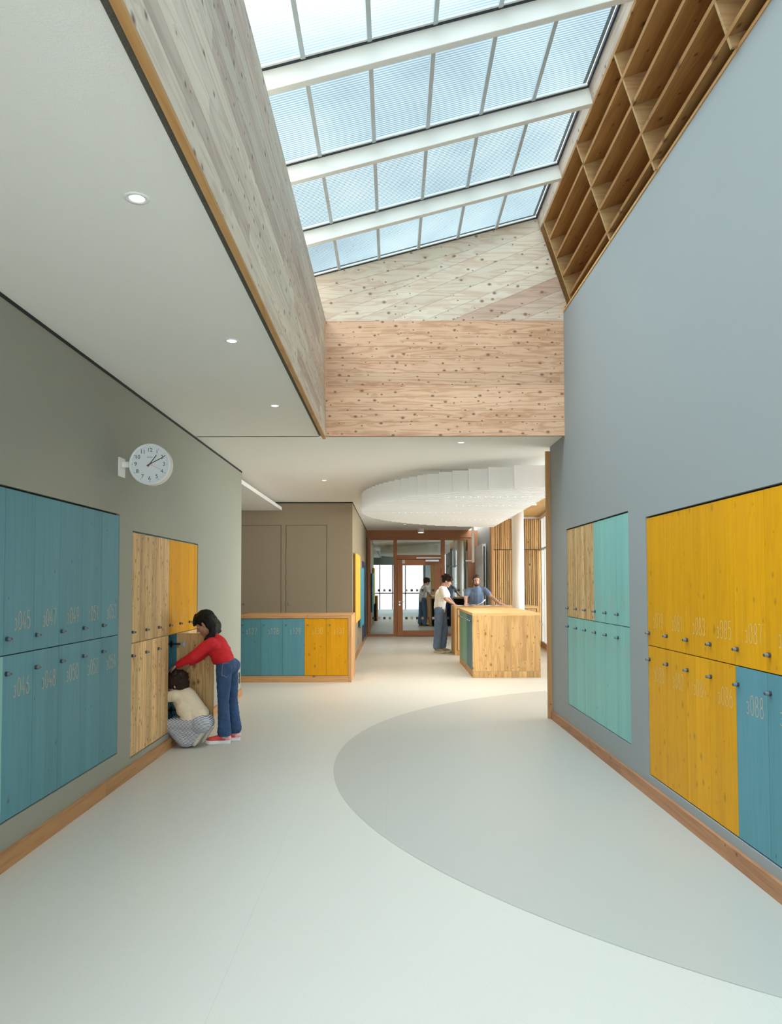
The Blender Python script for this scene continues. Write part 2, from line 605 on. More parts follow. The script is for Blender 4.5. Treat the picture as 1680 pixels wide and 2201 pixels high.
# ------------------------------------------------------------------ walls
def wall_sheet(name, o, U, NV, L, H, holes, mat, back=0.4, t=0.03):
    """sheet with rectangular openings (u0,u1,z0,z1); reveals t deep, closed by a back sheet"""
    o, U, NV = Vector(o), Vector(U), Vector(NV)
    us = sorted({0.0, L} | {h[i] for h in holes for i in (0, 1)})
    zs = sorted({0.0, H} | {h[i] for h in holes for i in (2, 3)})
    m = MB()

    def P(u, z, n=0.0):
        return o + U * u + NV * n + Vector((0, 0, z))
    for i in range(len(us) - 1):
        for j in range(len(zs) - 1):
            uc, zc = (us[i] + us[i + 1]) / 2, (zs[j] + zs[j + 1]) / 2
            if any(h[0] < uc < h[1] and h[2] < zc < h[3] for h in holes):
                continue
            m.add([P(us[i], zs[j]), P(us[i + 1], zs[j]), P(us[i + 1], zs[j + 1]), P(us[i], zs[j + 1])], [(0, 1, 2, 3)])
    for h in holes:
        q = [(h[0], h[2]), (h[1], h[2]), (h[1], h[3]), (h[0], h[3])]
        for k in range(4):
            a, c = q[k], q[(k + 1) % 4]
            m.add([P(*a), P(*c), P(*c, -t), P(*a, -t)], [(0, 1, 2, 3)])
    m.add([P(0, 0, -back), P(L, 0, -back), P(L, H, -back), P(0, H, -back)], [(0, 1, 2, 3)])
    m.add([P(0, 0, 0), P(0, H, 0), P(0, H, -back), P(0, 0, -back)], [(0, 1, 2, 3)])
    m.add([P(L, 0, 0), P(L, H, 0), P(L, H, -back), P(L, 0, -back)], [(0, 1, 2, 3)])
    m.add([P(0, H, 0), P(L, H, 0), P(L, H, -back), P(0, H, -back)], [(0, 1, 2, 3)])
    return m.build(name, mat)


PITCH_D = 0.3355
# left wall: u = y - Y_REAR
LB1_Y1 = 5.723
LB1_Y0 = LB1_Y1 - 7 * PITCH_D
LB2_Y0 = 6.005
LB2_Y1 = LB2_Y0 + 6 * PITCH_D
LY_END = 10.30
hL = [(LB1_Y0 - Y_REAR - .002, LB1_Y1 - Y_REAR + .002, 0.240, 2.030), (LB2_Y0 - Y_REAR - .002, LB2_Y1 - Y_REAR + .002, 0.140, 1.926)]
wL = wall_sheet('wall_left', (XL, Y_REAR, 0), (0, 1, 0), (1, 0, 0), LY_END - Y_REAR, H_C + 0.02, hL, M_left, back=0.62)
struct(wL, 'olive grey painted wall with two recessed locker banks', 'wall')

Ur = Vector((RB, -1, 0)).normalized()     # to the right when facing the right wall (towards the camera)
Nr = Vector((-1, -RB, 0)).normalized()
RY0 = 8.50                                  # far end of the right wall
or_ = Vector((rx(RY0), RY0, 0))
LR = (RY0 - Y_REAR) / abs(Ur.y)
RB1_Y = 7.785                               # far edge of the turquoise bank
RB2_Y = 5.425                               # far edge of the yellow bank
u1 = (RY0 - RB1_Y) / abs(Ur.y)
u2_ = (RY0 - RB2_Y) / abs(Ur.y)
hR = [(u1 - .002, u1 + 6 * PITCH_D * .98 + .002, 0.272, 2.056), (u2_ - .002, u2_ + 8 * PITCH_D + .002, 0.148, 1.974)]
wR = wall_sheet('wall_right', or_, Ur, Nr, LR, 4.305, hR, M_right, back=0.55)
struct(wR, 'tall wall with the blue grey of sky light in its colour, rising into the light well', 'wall')

# skirtings
b = MB().obox((XL, Y_REAR, 0), (0.022, 0, 0), (0, LY_END - Y_REAR, 0), (0, 0, 0.098))
struct(b.build('baseboard_left', W_skirt), 'larch skirting along the olive grey left wall', 'skirting')
W_skirtr = wood('reddish_larch_skirting', (0.42, 0.205, 0.105), (0.27, 0.115, 0.05), axis='Y', knots=0.12, lam=1.9, lam_axis='Y', across='Z')
b = MB().obox(or_, Ur * LR, Nr * 0.022, (0, 0, 0.092))
struct(b.build('baseboard_right', W_skirtr), 'reddish larch skirting along the blue grey wall', 'skirting')
# timber end board of the right wall
b = MB().obox(or_ + Vector((-0.048, 0.0, 0)), (0.62, 0, 0), (0, 0.05, 0), (0, 0, 2.985))
struct(b.build('trim_right', W_framez), 'upright larch end board capping the blue grey wall', 'trim')
# larch capping on top of the right wall
b = MB().obox(Vector((rx(Y_REAR) - 0.006, Y_REAR, 4.305)), (rx(Y_END) - rx(Y_REAR), Y_END - Y_REAR, 0), (0.05, 0, 0), (0, 0, 0.022))
struct(b.build('trim_well', W_edge), 'thin larch strip along the top of the blue grey wall', 'trim')

# rear glazed wall behind the viewer (it mirrors in the far partition)
b = MB()
for x0, x1 in ((-2.7, -2.0), (1.80, 2.4)):
    b.box(x0, x1, Y_REAR - 0.2, Y_REAR, 0, 4.4)
b.box(-2.0, 1.80, Y_REAR - 0.2, Y_REAR, 2.62, 4.6)
struct(b.build('wall_rear', M_left), 'olive grey wall around the rear window', 'wall')
rw = empty('window_4', (0, Y_REAR - 0.1, 0))
struct(rw, 'tall rear window behind the viewer', 'window')
for x in (-1.98, -0.80, -0.06, 0.70, 1.78):
    MB().box(x - 0.03, x + 0.03, Y_REAR - 0.13, Y_REAR - 0.06, 0, 2.62).build('mullion', M_grey, rw)
MB().box(-2, 1.8, Y_REAR - 0.13, Y_REAR - 0.06, 0.92, 0.98).build('transom', M_grey, rw)
MB().box(-2, 1.8, Y_REAR - 0.105, Y_REAR - 0.095, 0, 2.62).build('pane', G_win, rw)

# olive brown cross wall with two flush doors, and the wall of the far corridor
YB = 14.22
XC = -0.765
b = MB()
b.box(-5, -2.86, YB, YB + 0.25, 0, H_C + 0.05)
b.box(-2.096, -2.011, YB, YB + 0.25, 0, H_C + 0.05)
b.box(-1.241, XC, YB, YB + 0.25, 0, H_C + 0.05)
b.box(-2.86, -2.096, YB, YB + 0.25, 2.603, H_C + 0.05)
b.box(-2.011, -1.241, YB, YB + 0.25, 2.603, H_C + 0.05)
b.box(-2.86, -2.0961, YB + 0.06, YB + 0.25, 0, 2.6029)
b.box(-2.0109, -1.2411, YB + 0.06, YB + 0.25, 0, 2.6029)
struct(b.build('wall_back', M_brown), 'olive brown cross wall behind the low locker counter', 'wall')
for k, (x0, x1, kx) in enumerate(((-2.856, -2.100, -2.794), (-2.007, -1.245, -1.948))):
    d = empty('door_%d' % (k + 2), ((x0 + x1) / 2, YB, 0))
    struct(d, ('flush olive brown cupboard door nearest the left wall', 'flush olive brown cupboard door near the corridor corner')[k], 'door')
    MB().box(x0 + .004, x1 - .004, YB + 0.003, YB + 0.04, 0.02, 2.597).build('leaf', M_brown, d)
    MB().cyl((kx, YB + .003, 1.124), (kx, YB - 0.008, 1.124), 0.022, 0.02, 20).cyl((kx, YB - .008, 1.124), (kx, YB - 0.014, 1.124), 0.012, 0.010, 12).build('lock', M_metal, d)
b = MB().box(XC - 0.2, XC, YB + 0.25, 22.0, 0, H_C + 0.05)
struct(b.build('wall_corridor_left', M_brown), 'olive brown corridor wall with two felt boards', 'wall')
b = MB().box(-5.2, -5, 9, YB + .3, 0, 3.1)
b.box(-5.2, -2.6, 9, 9.2, 0, 3.1)
struct(b.build('wall_side_passage', M_brown), 'olive brown walls of the side passage behind the low counter', 'wall')
b = MB().box(XC, XC + 0.018, YB + 0.02, 21.75, 0, 0.09)
struct(b.build('baseboard_corridor', W_skirt), 'larch skirting along the corridor wall', 'skirting')
# grey wall to the right of the partition and the slat wall
b = MB().box(2.42, 2.6, 18.36, 22.0, 0, 3.2)
struct(b.build('wall_corridor_right', M_grey), 'dark grey corridor wall carrying the tall radiator', 'wall')

# ------------------------------------------------------------------ ceilings
b = MB()
b.box(-5.2, -0.765, Y_REAR - .2, Y_END + .08, H_C, H_C + 0.3)
b.box(-5.2, 2.16, Y_END + 0.05, 22, H_C, H_C + 0.3)
struct(b.build('ceiling', M_ceil), 'off-white plaster ceiling with recessed lamps', 'ceiling')
b = MB().box(2.16, 4.4, 8.6, 18.5, 3.11, 3.4)
struct(b.build('ceiling_timber', W_soff), 'larch soffit above the window side of the hall', 'ceiling')
b = MB().box(-5.0, -2.075, 9.6, 14.15, 2.875, 2.935)
tag(b.build('ceiling_panel', M_white), 'white flat panel hung below the ceiling by the brown wall', 'ceiling panel')

b = MB().box(XL - .01, XL + .006, Y_REAR, LY_END, 3.014, 3.0345)  # black strips painted in for the shade of the ceiling recess
b.box(-2.85, XC, YB - .006, YB - .0005, 3.016, 3.0345)
b.box(XC - .0005, XC + .006, YB - .006, 21.76, 3.014, 3.0345)
struct(b.build('trim_shade', M_dark), 'black strip standing in for the shade of the joint between walls and ceiling', 'trim')

# ------------------------------------------------------------------ light well
# left side: long larch boards in rows
wl_ = empty('wall_skylight_left', (E_X, 3.4, H_C))
struct(wl_, 'long larch boarded side of the light well', 'wall')
zb = 3.012
rows = []
hs = [0.118, 0.098, 0.122, 0.108, 0.092, 0.118, 0.104, 0.126, 0.098, 0.12, 0.129]
for h_ in hs:
    rows.append((zb, zb + h_))
    zb += h_
for z0, z1 in rows:
    y = Y_REAR - random.random() * 1.5
    while y < Y_END:
        ln_ = random.uniform(1.6, 3.2)
        y1 = min(y + ln_, Y_END)
        if Y_END - y1 < 0.5:
            y1 = Y_END
        if y1 > Y_REAR:
            MB().box(E_X - 0.022 - random.random() * 0.0015, E_X - random.random() * 0.001, max(y, Y_REAR) + .0008, y1 - .0008, z0 + .0008, z1 - .0008).build('board', W_shaft, wl_)
        y = y1
MB().box(E_X - 0.030, E_X - 0.023, Y_REAR, Y_END, 3.012, E_H).build('backing', W_edge, wl_)
MB().box(E_X - 0.030, E_X, Y_REAR, Y_END, 2.995, 3.0115).build('edge_strip', W_edge, wl_)
MB().box(E_X - 0.0695, E_X - 0.0305, Y_REAR, Y_END, 3.030, 3.4).build('recess_strip', M_recess, wl_)  # coloured dark to stand for the shaded recess beside the ceiling
# end board: nine frontal planks
we = empty('wall_skylight_end', (0.55, Y_END, H_C))
struct(we, 'knotty larch board closing the end of the light well', 'wall')
z = 3.027
ph = [0.145, 0.118, 0.14, 0.125, 0.132, 0.15, 0.122, 0.135, 0.136]
for h_ in ph:
    MB().box(E_X, rx(Y_END) + .02, Y_END + random.random() * .001, Y_END + 0.03, z + .0008, z + h_ - .0008).build('plank', W_panel, we)
    z += h_
Z_BT = z
MB().prism([(E_X - .05, Y_END + .0305, 3.027), (2.6, Y_END + .0305, 3.027), roof(2.6, Y_END + .0305, .04), roof(E_X - .05, Y_END + .0305, -.02)], (0, .02, 0)).build('backing', W_edge, we)


def clip_poly(poly, p0, nrm):
    out = []
    for i in range(len(poly)):
        a, c = poly[i], poly[(i + 1) % len(poly)]
        da, dc = (a - p0).dot(nrm), (c - p0).dot(nrm)
        if da >= 0:
            out.append(a)
        if da * dc < 0:
            out.append(a + (c - a) * (da / (da - dc)))
    return out


def planked(poly, along, width, mat, parent, name='plank', thick=0.025, gap=0.0008, out=None):
    poly = [Vector(p) for p in poly]
    nrm = (poly[1] - poly[0]).cross(poly[2] - poly[0]).normalized()
    if out is not None and nrm.dot(Vector(out)) < 0:
        nrm = -nrm
    al = Vector(along)
    al = (al - nrm * al.dot(nrm)).normalized()
    ac = nrm.cross(al)
    lo = min(p.dot(ac) for p in poly)
    hi = max(p.dot(ac) for p in poly)
    t_ = lo
    while t_ < hi:
        w_ = width * random.uniform(0.85, 1.15)
        if hi - t_ - w_ < width * 0.4:
            w_ = hi - t_
        q = clip_poly(poly, ac * (t_ + gap), ac)
        if len(q) >= 3:
            q = clip_poly(q, ac * (t_ + w_ - gap), -ac)
        if len(q) >= 3:
            o_ = MB().prism([p + nrm * (random.random() * .001) for p in q], nrm * thick).build(name, mat, parent)
        t_ += w_


DX = 1.284 * RK
D_ = roof(DX, Y_GL)
A_ = Vector((E_X, Y_END, Z_BT))
B_ = Vector((rx(Y_END) + .03, Y_END, Z_BT))
C_ = roof(G_X - 0.04, Y_GL)
A0 = Vector((G_X - 0.04, Y_END, Z_BT))
ws = empty('wall_skylight_slope', (0.5, 7.73, 4.3))
struct(ws, 'folded larch panel with daylight in its pale colour, between the roof glazing and the end board', 'wall')
planked([A_, D_, C_, A0 + Vector((0, -.02, .08))], (1, 0, S_R), 0.13, W_slope, ws, out=(0, 1, 0))
D2 = Vector((1.80, Y_GL + .11, 4.40))
planked([A_, B_, D2, D_ + Vector((.05, .02, -.14)), D_], (1.0, 0, 0.41), 0.125, W_slope, ws, out=(0, 1, 0))
# hidden board added to keep stray light out between well side and glazing
b = MB().prism([(E_X - .031, Y_REAR, E_H - .002), (E_X - .031, Y_REAR, E_H - .03), (G_X - .25, Y_REAR, G_H - .1), (G_X - .25, Y_REAR, G_H - .05)], (0, Y_END - Y_REAR, 0))
struct(b.build('trim_light_stop', W_shaft), 'hidden board added to stop light between the well side and the roof glazing', 'trim')
# opaque shell added round the closed parts to stop light leaks
b = MB()
b.prism([roof(-1.1, Y_GL + .02, .026), roof(2.9, Y_GL + .02, .026), roof(2.9, 8.2, .026), roof(-1.1, 8.2, .026)], ND * 0.01)
b.prism([roof(1.52, Y_REAR - .3, .03), roof(3.0, Y_REAR - .3, .03), roof(3.0, 8, .03), roof(1.52, 8, .03)], ND * 0.1)
b.box(2.5, 2.6, Y_REAR - .3, 8.2, 3.0, 5.6)
b.box(1.75, 2.6, Y_REAR - .3, Y_REAR - .2, 3.0, 5.6)
struct(b.build('light_leak_shell', M_grey), 'dark shell added around the glazing to stop light leaks', 'roof')

# ------------------------------------------------------------------ roof glazing
sk = empty('window_1', (0.2, 3, 4.5))
struct(sk, 'sloping roof glazing with louvred panes and pale beams', 'window')
BY = [y * RK for y in (6.66, 5.79, 4.87, 3.945, 3.02, 2.095, 1.17, 0.245, -0.68)]
BX = [x * RK for x in (-0.83, -0.476, -0.123, 0.227, 0.575, 0.918)] + [DX - .012]
for i, y0 in enumerate(BY[:-1]):
    ya, yb = BY[i + 1] + 0.05, y0 - 0.014
    for k in range(6):
        x0, x1 = BX[k] + 0.008, BX[k + 1] - 0.008
        o0 = roof(x0, ya - .05, 0.0)
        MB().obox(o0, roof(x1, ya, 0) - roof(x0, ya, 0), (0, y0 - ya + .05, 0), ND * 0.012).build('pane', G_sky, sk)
    for k in range(1, 6):
        x0 = BX[k] - 0.014
        MB().obox(roof(x0, ya, -0.022), roof(x0 + .028, ya, 0) - roof(x0, ya, 0), (0, yb - ya, 0), ND * 0.021).build('glazing_bar', M_alu, sk)
    MB().obox(roof(-0.99, y0 - 0.016, -0.022), roof(DX, 0, 0) - roof(-0.99, 0, 0), (0, 0.016, 0), ND * 0.021).build('gasket', M_gask, sk)
    MB().obox(roof(-0.99, y0 - 0.034, -0.016), roof(DX, 0, 0) - roof(-0.99, 0, 0), (0, 0.017, 0), ND * 0.015).build('glazing_bead', M_white, sk)
    MB().obox(roof(DX - .014, ya, -0.02), roof(.014, 0, 0) - roof(0, 0, 0), (0, yb - ya, 0), ND * 0.0195).build('gasket', M_gask, sk)
    if i:
        o_ = MB().obox(roof(-0.99, y0, -0.146), roof(DX + .004, 0, 0) - roof(-0.99, 0, 0), (0, 0.055, 0), ND * 0.145).build('beam', W_beam, sk, bevel=0.004)

# larch reveal between glazing and shelf grid
LX, LZ = 1.509, 5.128
b = MB().obox(roof(DX + .002, Y_REAR, 0), (LX - DX, 0, LZ - roof(DX, 0).z), (0, Y_GL - Y_REAR, 0), Vector((0.96, 0, 0.25)) * 0.03)
struct(b.build('trim_reveal', W_shaft), 'pale larch reveal board between roof glazing and shelf grid', 'trim')

# ------------------------------------------------------------------ shelf grid leaning over the right wall
SV = Vector((0.278, 0, -0.823))
SN = Vector((0.823, 0, 0.278)).normalized()
SH = 0.27
TH = 0.022
sg = empty('shelf_grid', (1.55, 3, 4.5))
struct(sg, 'deep larch shelf grid leaning over the blue grey wall', 'shelving')


def sp(t, y):
    return Vector((LX, y, LZ)) + SV * t


SL = 0.02
YD = [7.48, 6.12, 5.05, 3.87, 2.75, 1.65, 0.55, -0.55]
for t_ in (0.0, 0.205, 0.435, 0.665, 0.895):
    y1 = YD[0] + SL * t_
    MB().obox(sp(t_, Y_REAR), SV * (TH / SV.length), (0, y1 - Y_REAR, 0), SN * SH).build('shelf_board', W_shelf, sg)
for yd in YD:
    o0 = sp(0.0, yd)
    U_ = SV * 0.99 + Vector((0, SL, 0))
    MB().obox(o0 + SN * 0.0015, U_, (0, TH, 0), SN * (SH - .002)).build('divider', W_shelfd, sg)
MB().obox(sp(-0.05, Y_REAR) + SN * SH, SV * 1.0, (0, 8.6, 0), SN * 0.02).build('back_panel', W_shelf, sg)

# ------------------------------------------------------------------ locker banks
def digit(ch):
    def arc(cx_, cy_, rx_, ry_, a0, a1, n=14):
        return [(cx_ + rx_ * math.cos(math.radians(a0 + (a1 - a0) * i / n)), cy_ + ry_ * math.sin(math.radians(a0 + (a1 - a0) * i / n))) for i in range(n + 1)]
    D = {
        '0': [arc(.5, .5, .46, .5, 0, 360, 24)],
        '1': [[(.2, .76), (.55, 1), (.55, 0)]],
        '2': [arc(.5, .72, .42, .28, 165, -40, 12) + [(.06, 0), (.95, 0)]],
        '3': [arc(.45, .75, .38, .25, 150, -80, 12) + arc(.45, .27, .45, .27, 80, -150, 14)],
        '4': [[(.95, .3), (.02, .3), (.62, 1)], [(.72, .5), (.72, 0)]],
        '5': [[(.88, 1), (.2, 1), (.14, .56)] + arc(.46, .33, .46, .33, 120, -150, 14)],
        '6': [arc(.5, .3, .42, .3, 0, 360, 20), [(.09, .36), (.3, .72), (.62, 1)]],
        '7': [[(.04, 1), (.96, 1), (.36, 0)]],
        '8': [arc(.5, .76, .34, .24, 0, 360, 18), arc(.5, .26, .44, .26, 0, 360, 20)],
        '9': [arc(.5, .7, .42, .3, 0, 360, 20), [(.91, .64), (.7, .28), (.38, 0)]],
    }
    return D[ch]


def number(P, nrm, u, z, text, h, mat, parent, w=0.0042):
    """routed number: a small leading 3 and three tall thin digits; P(u, z) -> point on the door face"""
    m = MB()
    x = u
    for i, ch in enumerate(text):
        hh = h * (0.62 if i == 0 else 1.0)
        ww = hh * (0.42 if i == 0 else 0.36)
        for line in digit(ch):
            cl = line[0] == line[-1] or (abs(line[0][0] - line[-1][0]) < 1e-6 and abs(line[0][1] - line[-1][1]) < 1e-6)
            pts = [P(x + a * ww, z + c * hh) for a, c in (line[:-1] if cl else line)]
            m.ribbon(pts, nrm, w, cl)
        x += ww + h * (0.16 if i == 0 else 0.135)
    return m.build('number', mat, parent)


def make_knob(P0, nrm, parent, s=1.0):
    m = MB()
    n_ = Vector(nrm)
    m.cyl(P0, P0 + n_ * 0.012 * s, 0.0125 * s, None, 14, 0)
    m.cyl(P0 + n_ * 0.012 * s, P0 + n_ * 0.030 * s, 0.0095 * s, None, 14, 1)
    m.cyl(P0 + n_ * 0.030 * s, P0 + n_ * 0.032 * s, 0.0070 * s, None, 14, 0)
    return m.build('knob', [M_knobb, M_knobt], parent)


def bank(name, label, o, U, NV, z0, zs, z1, upper, lower, up_n, lo_n, mats, numm, pitch=PITCH_D, carc=M_dark, skip=()):
    o, U, NV = Vector(o), Vector(U), Vector(NV)
    n = len(upper)
    root = empty(name, o + U * (n * pitch / 2) + Vector((0, 0, z0)))
    tag(root, label, 'lockers')
    zt = z1 - 0.012
    W_ = n * pitch

    def PT(u, z, d=0.0):
        return o + U * u + NV * d + Vector((0, 0, z))
    m = MB()
    if not skip:
        m.obox(PT(0, z0, -0.40), U * W_, NV * 0.37, (0, 0, z1 - z0))
    else:
        m.obox(PT(0, z0, -0.50), U * W_, NV * 0.02, (0, 0, z1 - z0))
        m.obox(PT(0, z0, -0.48), U * W_, NV * 0.455, (0, 0, 0.018))
        m.obox(PT(0, zs - .009, -0.48), U * W_, NV * 0.455, (0, 0, 0.018))
        m.obox(PT(0, z1 - .018, -0.48), U * W_, NV * 0.455, (0, 0, 0.018))
        for k in range(n + 1):
            u = min(max(k * pitch - .009, 0), W_ - .018)
            m.obox(PT(u, z0 + .018, -0.48), U * 0.018, NV * 0.455, (0, 0, zs - z0 - .027))
            m.obox(PT(u, zs + .009, -0.48), U * 0.018, NV * 0.455, (0, 0, z1 - zs - .027))
    m.build('carcass', carc, root)
    for row, (cols, nums, a, c) in enumerate(((upper, up_n, zs + .003, zt), (lower, lo_n, z0 + .006, zs - .003))):
        for k in range(n):
            if (row, k) in skip:
                continue
            col = cols[k]
            g = 0.0016
            dn = -0.006
            d = MB().obox(PT(k * pitch + g, a, dn - 0.019), U * (pitch - 2 * g), NV * 0.019, (0, 0, c - a)).build('door', mats[col], root)
            zk = a + 0.085 if row == 0 else c - 0.095
            make_knob(PT(k * pitch + 0.030, zk, dn), NV, d)
            if nums[k]:
                zn = a + 0.128 if row == 0 else c - 0.232
                number(lambda u, z, k=k: PT(k * pitch + u, z, dn + .0007), NV, 0.115, zn, nums[k], 0.100, numm[col], d)
                d['label'] = {'b': 'blue', 'y': 'yellow', 't': 'turquoise', 'w': 'bare larch'}[col] + ' door numbered ' + nums[k][0] + ' ' + nums[k][1:]
            else:
                d['label'] = {'b': 'blue', 'y': 'yellow', 't': 'turquoise', 'w': 'bare larch'}[col] + ' door'
    return root, PT


MT = {'b': S_blu, 'y': S_yel, 't': S_tur, 'w': W_door}
NM = {'b': M_num, 'y': M_numy, 't': M_numt, 'w': M_numw}
bank('locker_bank', 'blue locker bank numbered 3045 to 3054 in the olive wall below the clock',
     (XL, LB1_Y0, 0), (0, 1, 0), (1, 0, 0), 0.241, 1.123, 2.029, 'bbbbbbb', 'ttbbbbb',
     ['3041', '3043', '3045', '3047', '3049', '3051', '3053'], ['3042', '3044', '3046', '3048', '3050', '3052', '3054'], MT, NM)
M_blu_in = plain('blue_carcass', (0.045, 0.17, 0.22), 0.5)
lb2, PT2 = bank('locker_bank', 'bare larch and yellow locker bank with one door standing open beside the girl',
                (XL, LB2_Y0, 0), (0, 1, 0), (1, 0, 0), 0.141, 1.035, 1.925, 'wwwyyy', 'wwwwww',
                ['3055', '3057', '3059', '3061', '3063', '3065'], ['3056', '3058', '3060', '', '3064', '3066'],
                MT, NM, carc=M_blu_in, skip={(1, 3)})
bank('locker_bank', 'turquoise locker bank with a bare larch corner in the blue grey wall', or_ + Ur * u1, Ur, Nr, 0.274, 1.163, 2.055,
     'wwwttt', 'tttttt', ['3067', '3069', '3071', '3073', '3075', '3077'], ['3068', '3070', '3072', '3074', '3076', '3078'], MT, NM, pitch=PITCH_D * .98)
bank('locker_bank', 'large yellow locker bank with blue doors from number 3088 on', or_ + Ur * u2_, Ur, Nr, 0.150, 1.061, 1.973,
     'yyyyyyyy', 'yyyybbbb', ['3079', '3081', '3083', '3085', '3087', '3089', '3091', '3093'],
     ['3080', '3082', '3084', '3086', '3088', '3090', '3092', '3094'], MT, NM)

# open door of the larch bank, hinged on its far edge, standing square to the wall
yh = LB2_Y0 + 4 * PITCH_D - 0.004
od = MB().box(XL + .002, XL + 0.336, yh - 0.019, yh, 0.147, 1.032).build('door', W_doorx, lb2)
od['label'] = 'bare larch door standing open'
for zh in (0.30, 0.93):
    m = MB()
    m.cyl((XL + .045, yh - .0195, zh), (XL + .045, yh - .024, zh), 0.018, None, 16)
    m.box(XL + .02, XL + .05, yh - .032, yh - .0195, zh - .012, zh + .012)
    m.box(XL + .05, XL + .068, yh - .028, yh - .0195, zh - .030, zh + .030)
    m.build('hinge', M_metal, od)
    m = MB()
    m.box(XL - .095, XL + .02, yh - .034, yh - .022, zh - .010, zh + .010)
    m.box(XL - .075, XL - .060, yh - .034, yh - .010, zh - .030, zh + .030)
    m.build('hinge_plate', M_black, od)
m = MB().box(XL + .285, XL + .325, yh - .035, yh - .0195, 0.90, 0.965).build('lock_case', M_black, od)
knob_o = make_knob(Vector((XL + .306, yh, 0.935)), (0, 1, 0), od)

# ------------------------------------------------------------------ wall clock on a bracket
CK = Vector((-1.832, 5.70, 2.405))
ck = empty('wall_clock', CK)
tag(ck, 'white round wall clock on a side bracket above the blue lockers', 'clock')
m = MB()
m.cyl(CK + Vector((0, 0.0, 0)), CK + Vector((0, 0.075, 0)), 0.155, None, 48)
m.build('case', M_white, ck, smooth=False)
m = MB()
n_ = 64
ri, ro = 0.142, 0.156
vs, fs = [], []
for i in range(n_):
    t_ = 2 * math.pi * i / n_
    cc, ss = math.cos(t_), math.sin(t_)
    for r_, dy in ((ro, 0.0), (ro, -0.008), (ri + .004, -0.012), (ri, -0.003)):
        vs.append(CK + Vector((r_ * cc, dy, r_ * ss)))
for i in range(n_):
    j = (i + 1) % n_
    for k in range(3):
        fs.append((i * 4 + k, j * 4 + k, j * 4 + k + 1, i * 4 + k + 1))
m.add(vs, fs)
m.build('rim', M_white, ck, smooth=True)
M_dial = plain('dial_white', (0.76, 0.80, 0.82), 0.35)
M_ink = plain('dial_ink', (0.02, 0.025, 0.028), 0.5)
M_redp = plain('red_hand', (0.55, 0.06, 0.05), 0.5)
MB().cyl(CK + Vector((0, -0.0025, 0)), CK + Vector((0, -0.001, 0)), 0.1425, None, 48).build('dial', M_dial, ck)
m = MB()
for i in range(60):
    t_ = 2 * math.pi * i / 60
    d_ = Vector((math.sin(t_), 0, math.cos(t_)))
    a, w_ = (0.1275, 0.0048) if i % 5 == 0 else (0.1295, 0.0016)
    m.ribbon([CK + d_ * a + Vector((0, -.0032, 0)), CK + d_ * 0.1335 + Vector((0, -.0032, 0))], (0, -1, 0), w_)
m.build('minute_marks', M_ink, ck)


def text_mesh(name, body, size, mat, parent, pos, align='CENTER'):
    cu = bpy.data.curves.new(name, 'FONT')
    cu.body = body
    cu.size = size
    cu.align_x = 'CENTER'
    cu.align_y = 'CENTER'
    tmp = bpy.data.objects.new(name + '_tmp', cu)
    SCRATCH.collection.objects.link(tmp)
    me = bake(tmp)
    me.materials.clear()
    me.materials.append(mat)
    o_ = bpy.data.objects.new(name, me)
    COL.objects.link(o_)
    o_.parent = parent
    o_.location = Vector(pos) - origin(parent)
    o_.rotation_euler = (math.pi / 2, 0, 0)
    return o_


for h_ in range(1, 13):
    t_ = 2 * math.pi * h_ / 12
    text_mesh('numeral', str(h_), 0.042, M_ink, ck, CK + Vector((math.sin(t_) * 0.107, -0.0034, math.cos(t_) * 0.107)))
text_mesh('lettering', 'PEWETA', 0.0105, M_ink, ck, CK + Vector((0, -0.0034, 0.053)))


def hand(name, ang, l0, l1, w0, w1, dy, mat):
    d_ = Vector((math.sin(ang), 0, math.cos(ang)))
    s_ = Vector((d_.z, 0, -d_.x))
    c0 = CK + Vector((0, dy, 0))
    MB().prism([c0 - d_ * l0 - s_ * w0, c0 - d_ * l0 + s_ * w0, c0 + d_ * l1 + s_ * w1, c0 + d_ * l1 - s_ * w1], (0, -0.0008, 0)).build(name, mat, ck)


hand('hour_hand', math.radians(36), 0.024, 0.085, 0.0033, 0.0026, -0.0045, M_ink)
hand('minute_hand', math.radians(62), 0.026, 0.130, 0.0030, 0.0022, -0.0058, M_ink)
hand('second_hand', math.radians(116), 0.0, 0.094, 0.0008, 0.0005, -0.0070, M_redp)
MB().cyl(CK + Vector((0, -.004, 0)), CK + Vector((0, -.009, 0)), 0.006, None, 16).build('hub', M_redp, ck)
MB().obox((XL + .012, 5.715, 2.385), (0.09, 0, 0), (0, 0.034, 0), (0, 0, 0.042)).build('bracket_arm', M_white, ck)
MB().obox((XL, 5.665, 2.312), (0.014, 0, 0), (0, 0.12, 0), (0, 0, 0.145)).build('bracket_plate', M_white, ck, bevel=0.003)

# ------------------------------------------------------------------ recessed lamps and their light
def spot(name, loc, w, col, angle=130, blend=0.9, size=0.06):
    l = bpy.data.lights.new(name, 'SPOT')
    l.energy = w
    l.color = col
    l.spot_size = math.radians(angle)
    l.spot_blend = blend
    l.shadow_soft_size = size
    o_ = bpy.data.objects.new(name, l)
    COL.objects.link(o_)
    o_.location = loc
    return o_


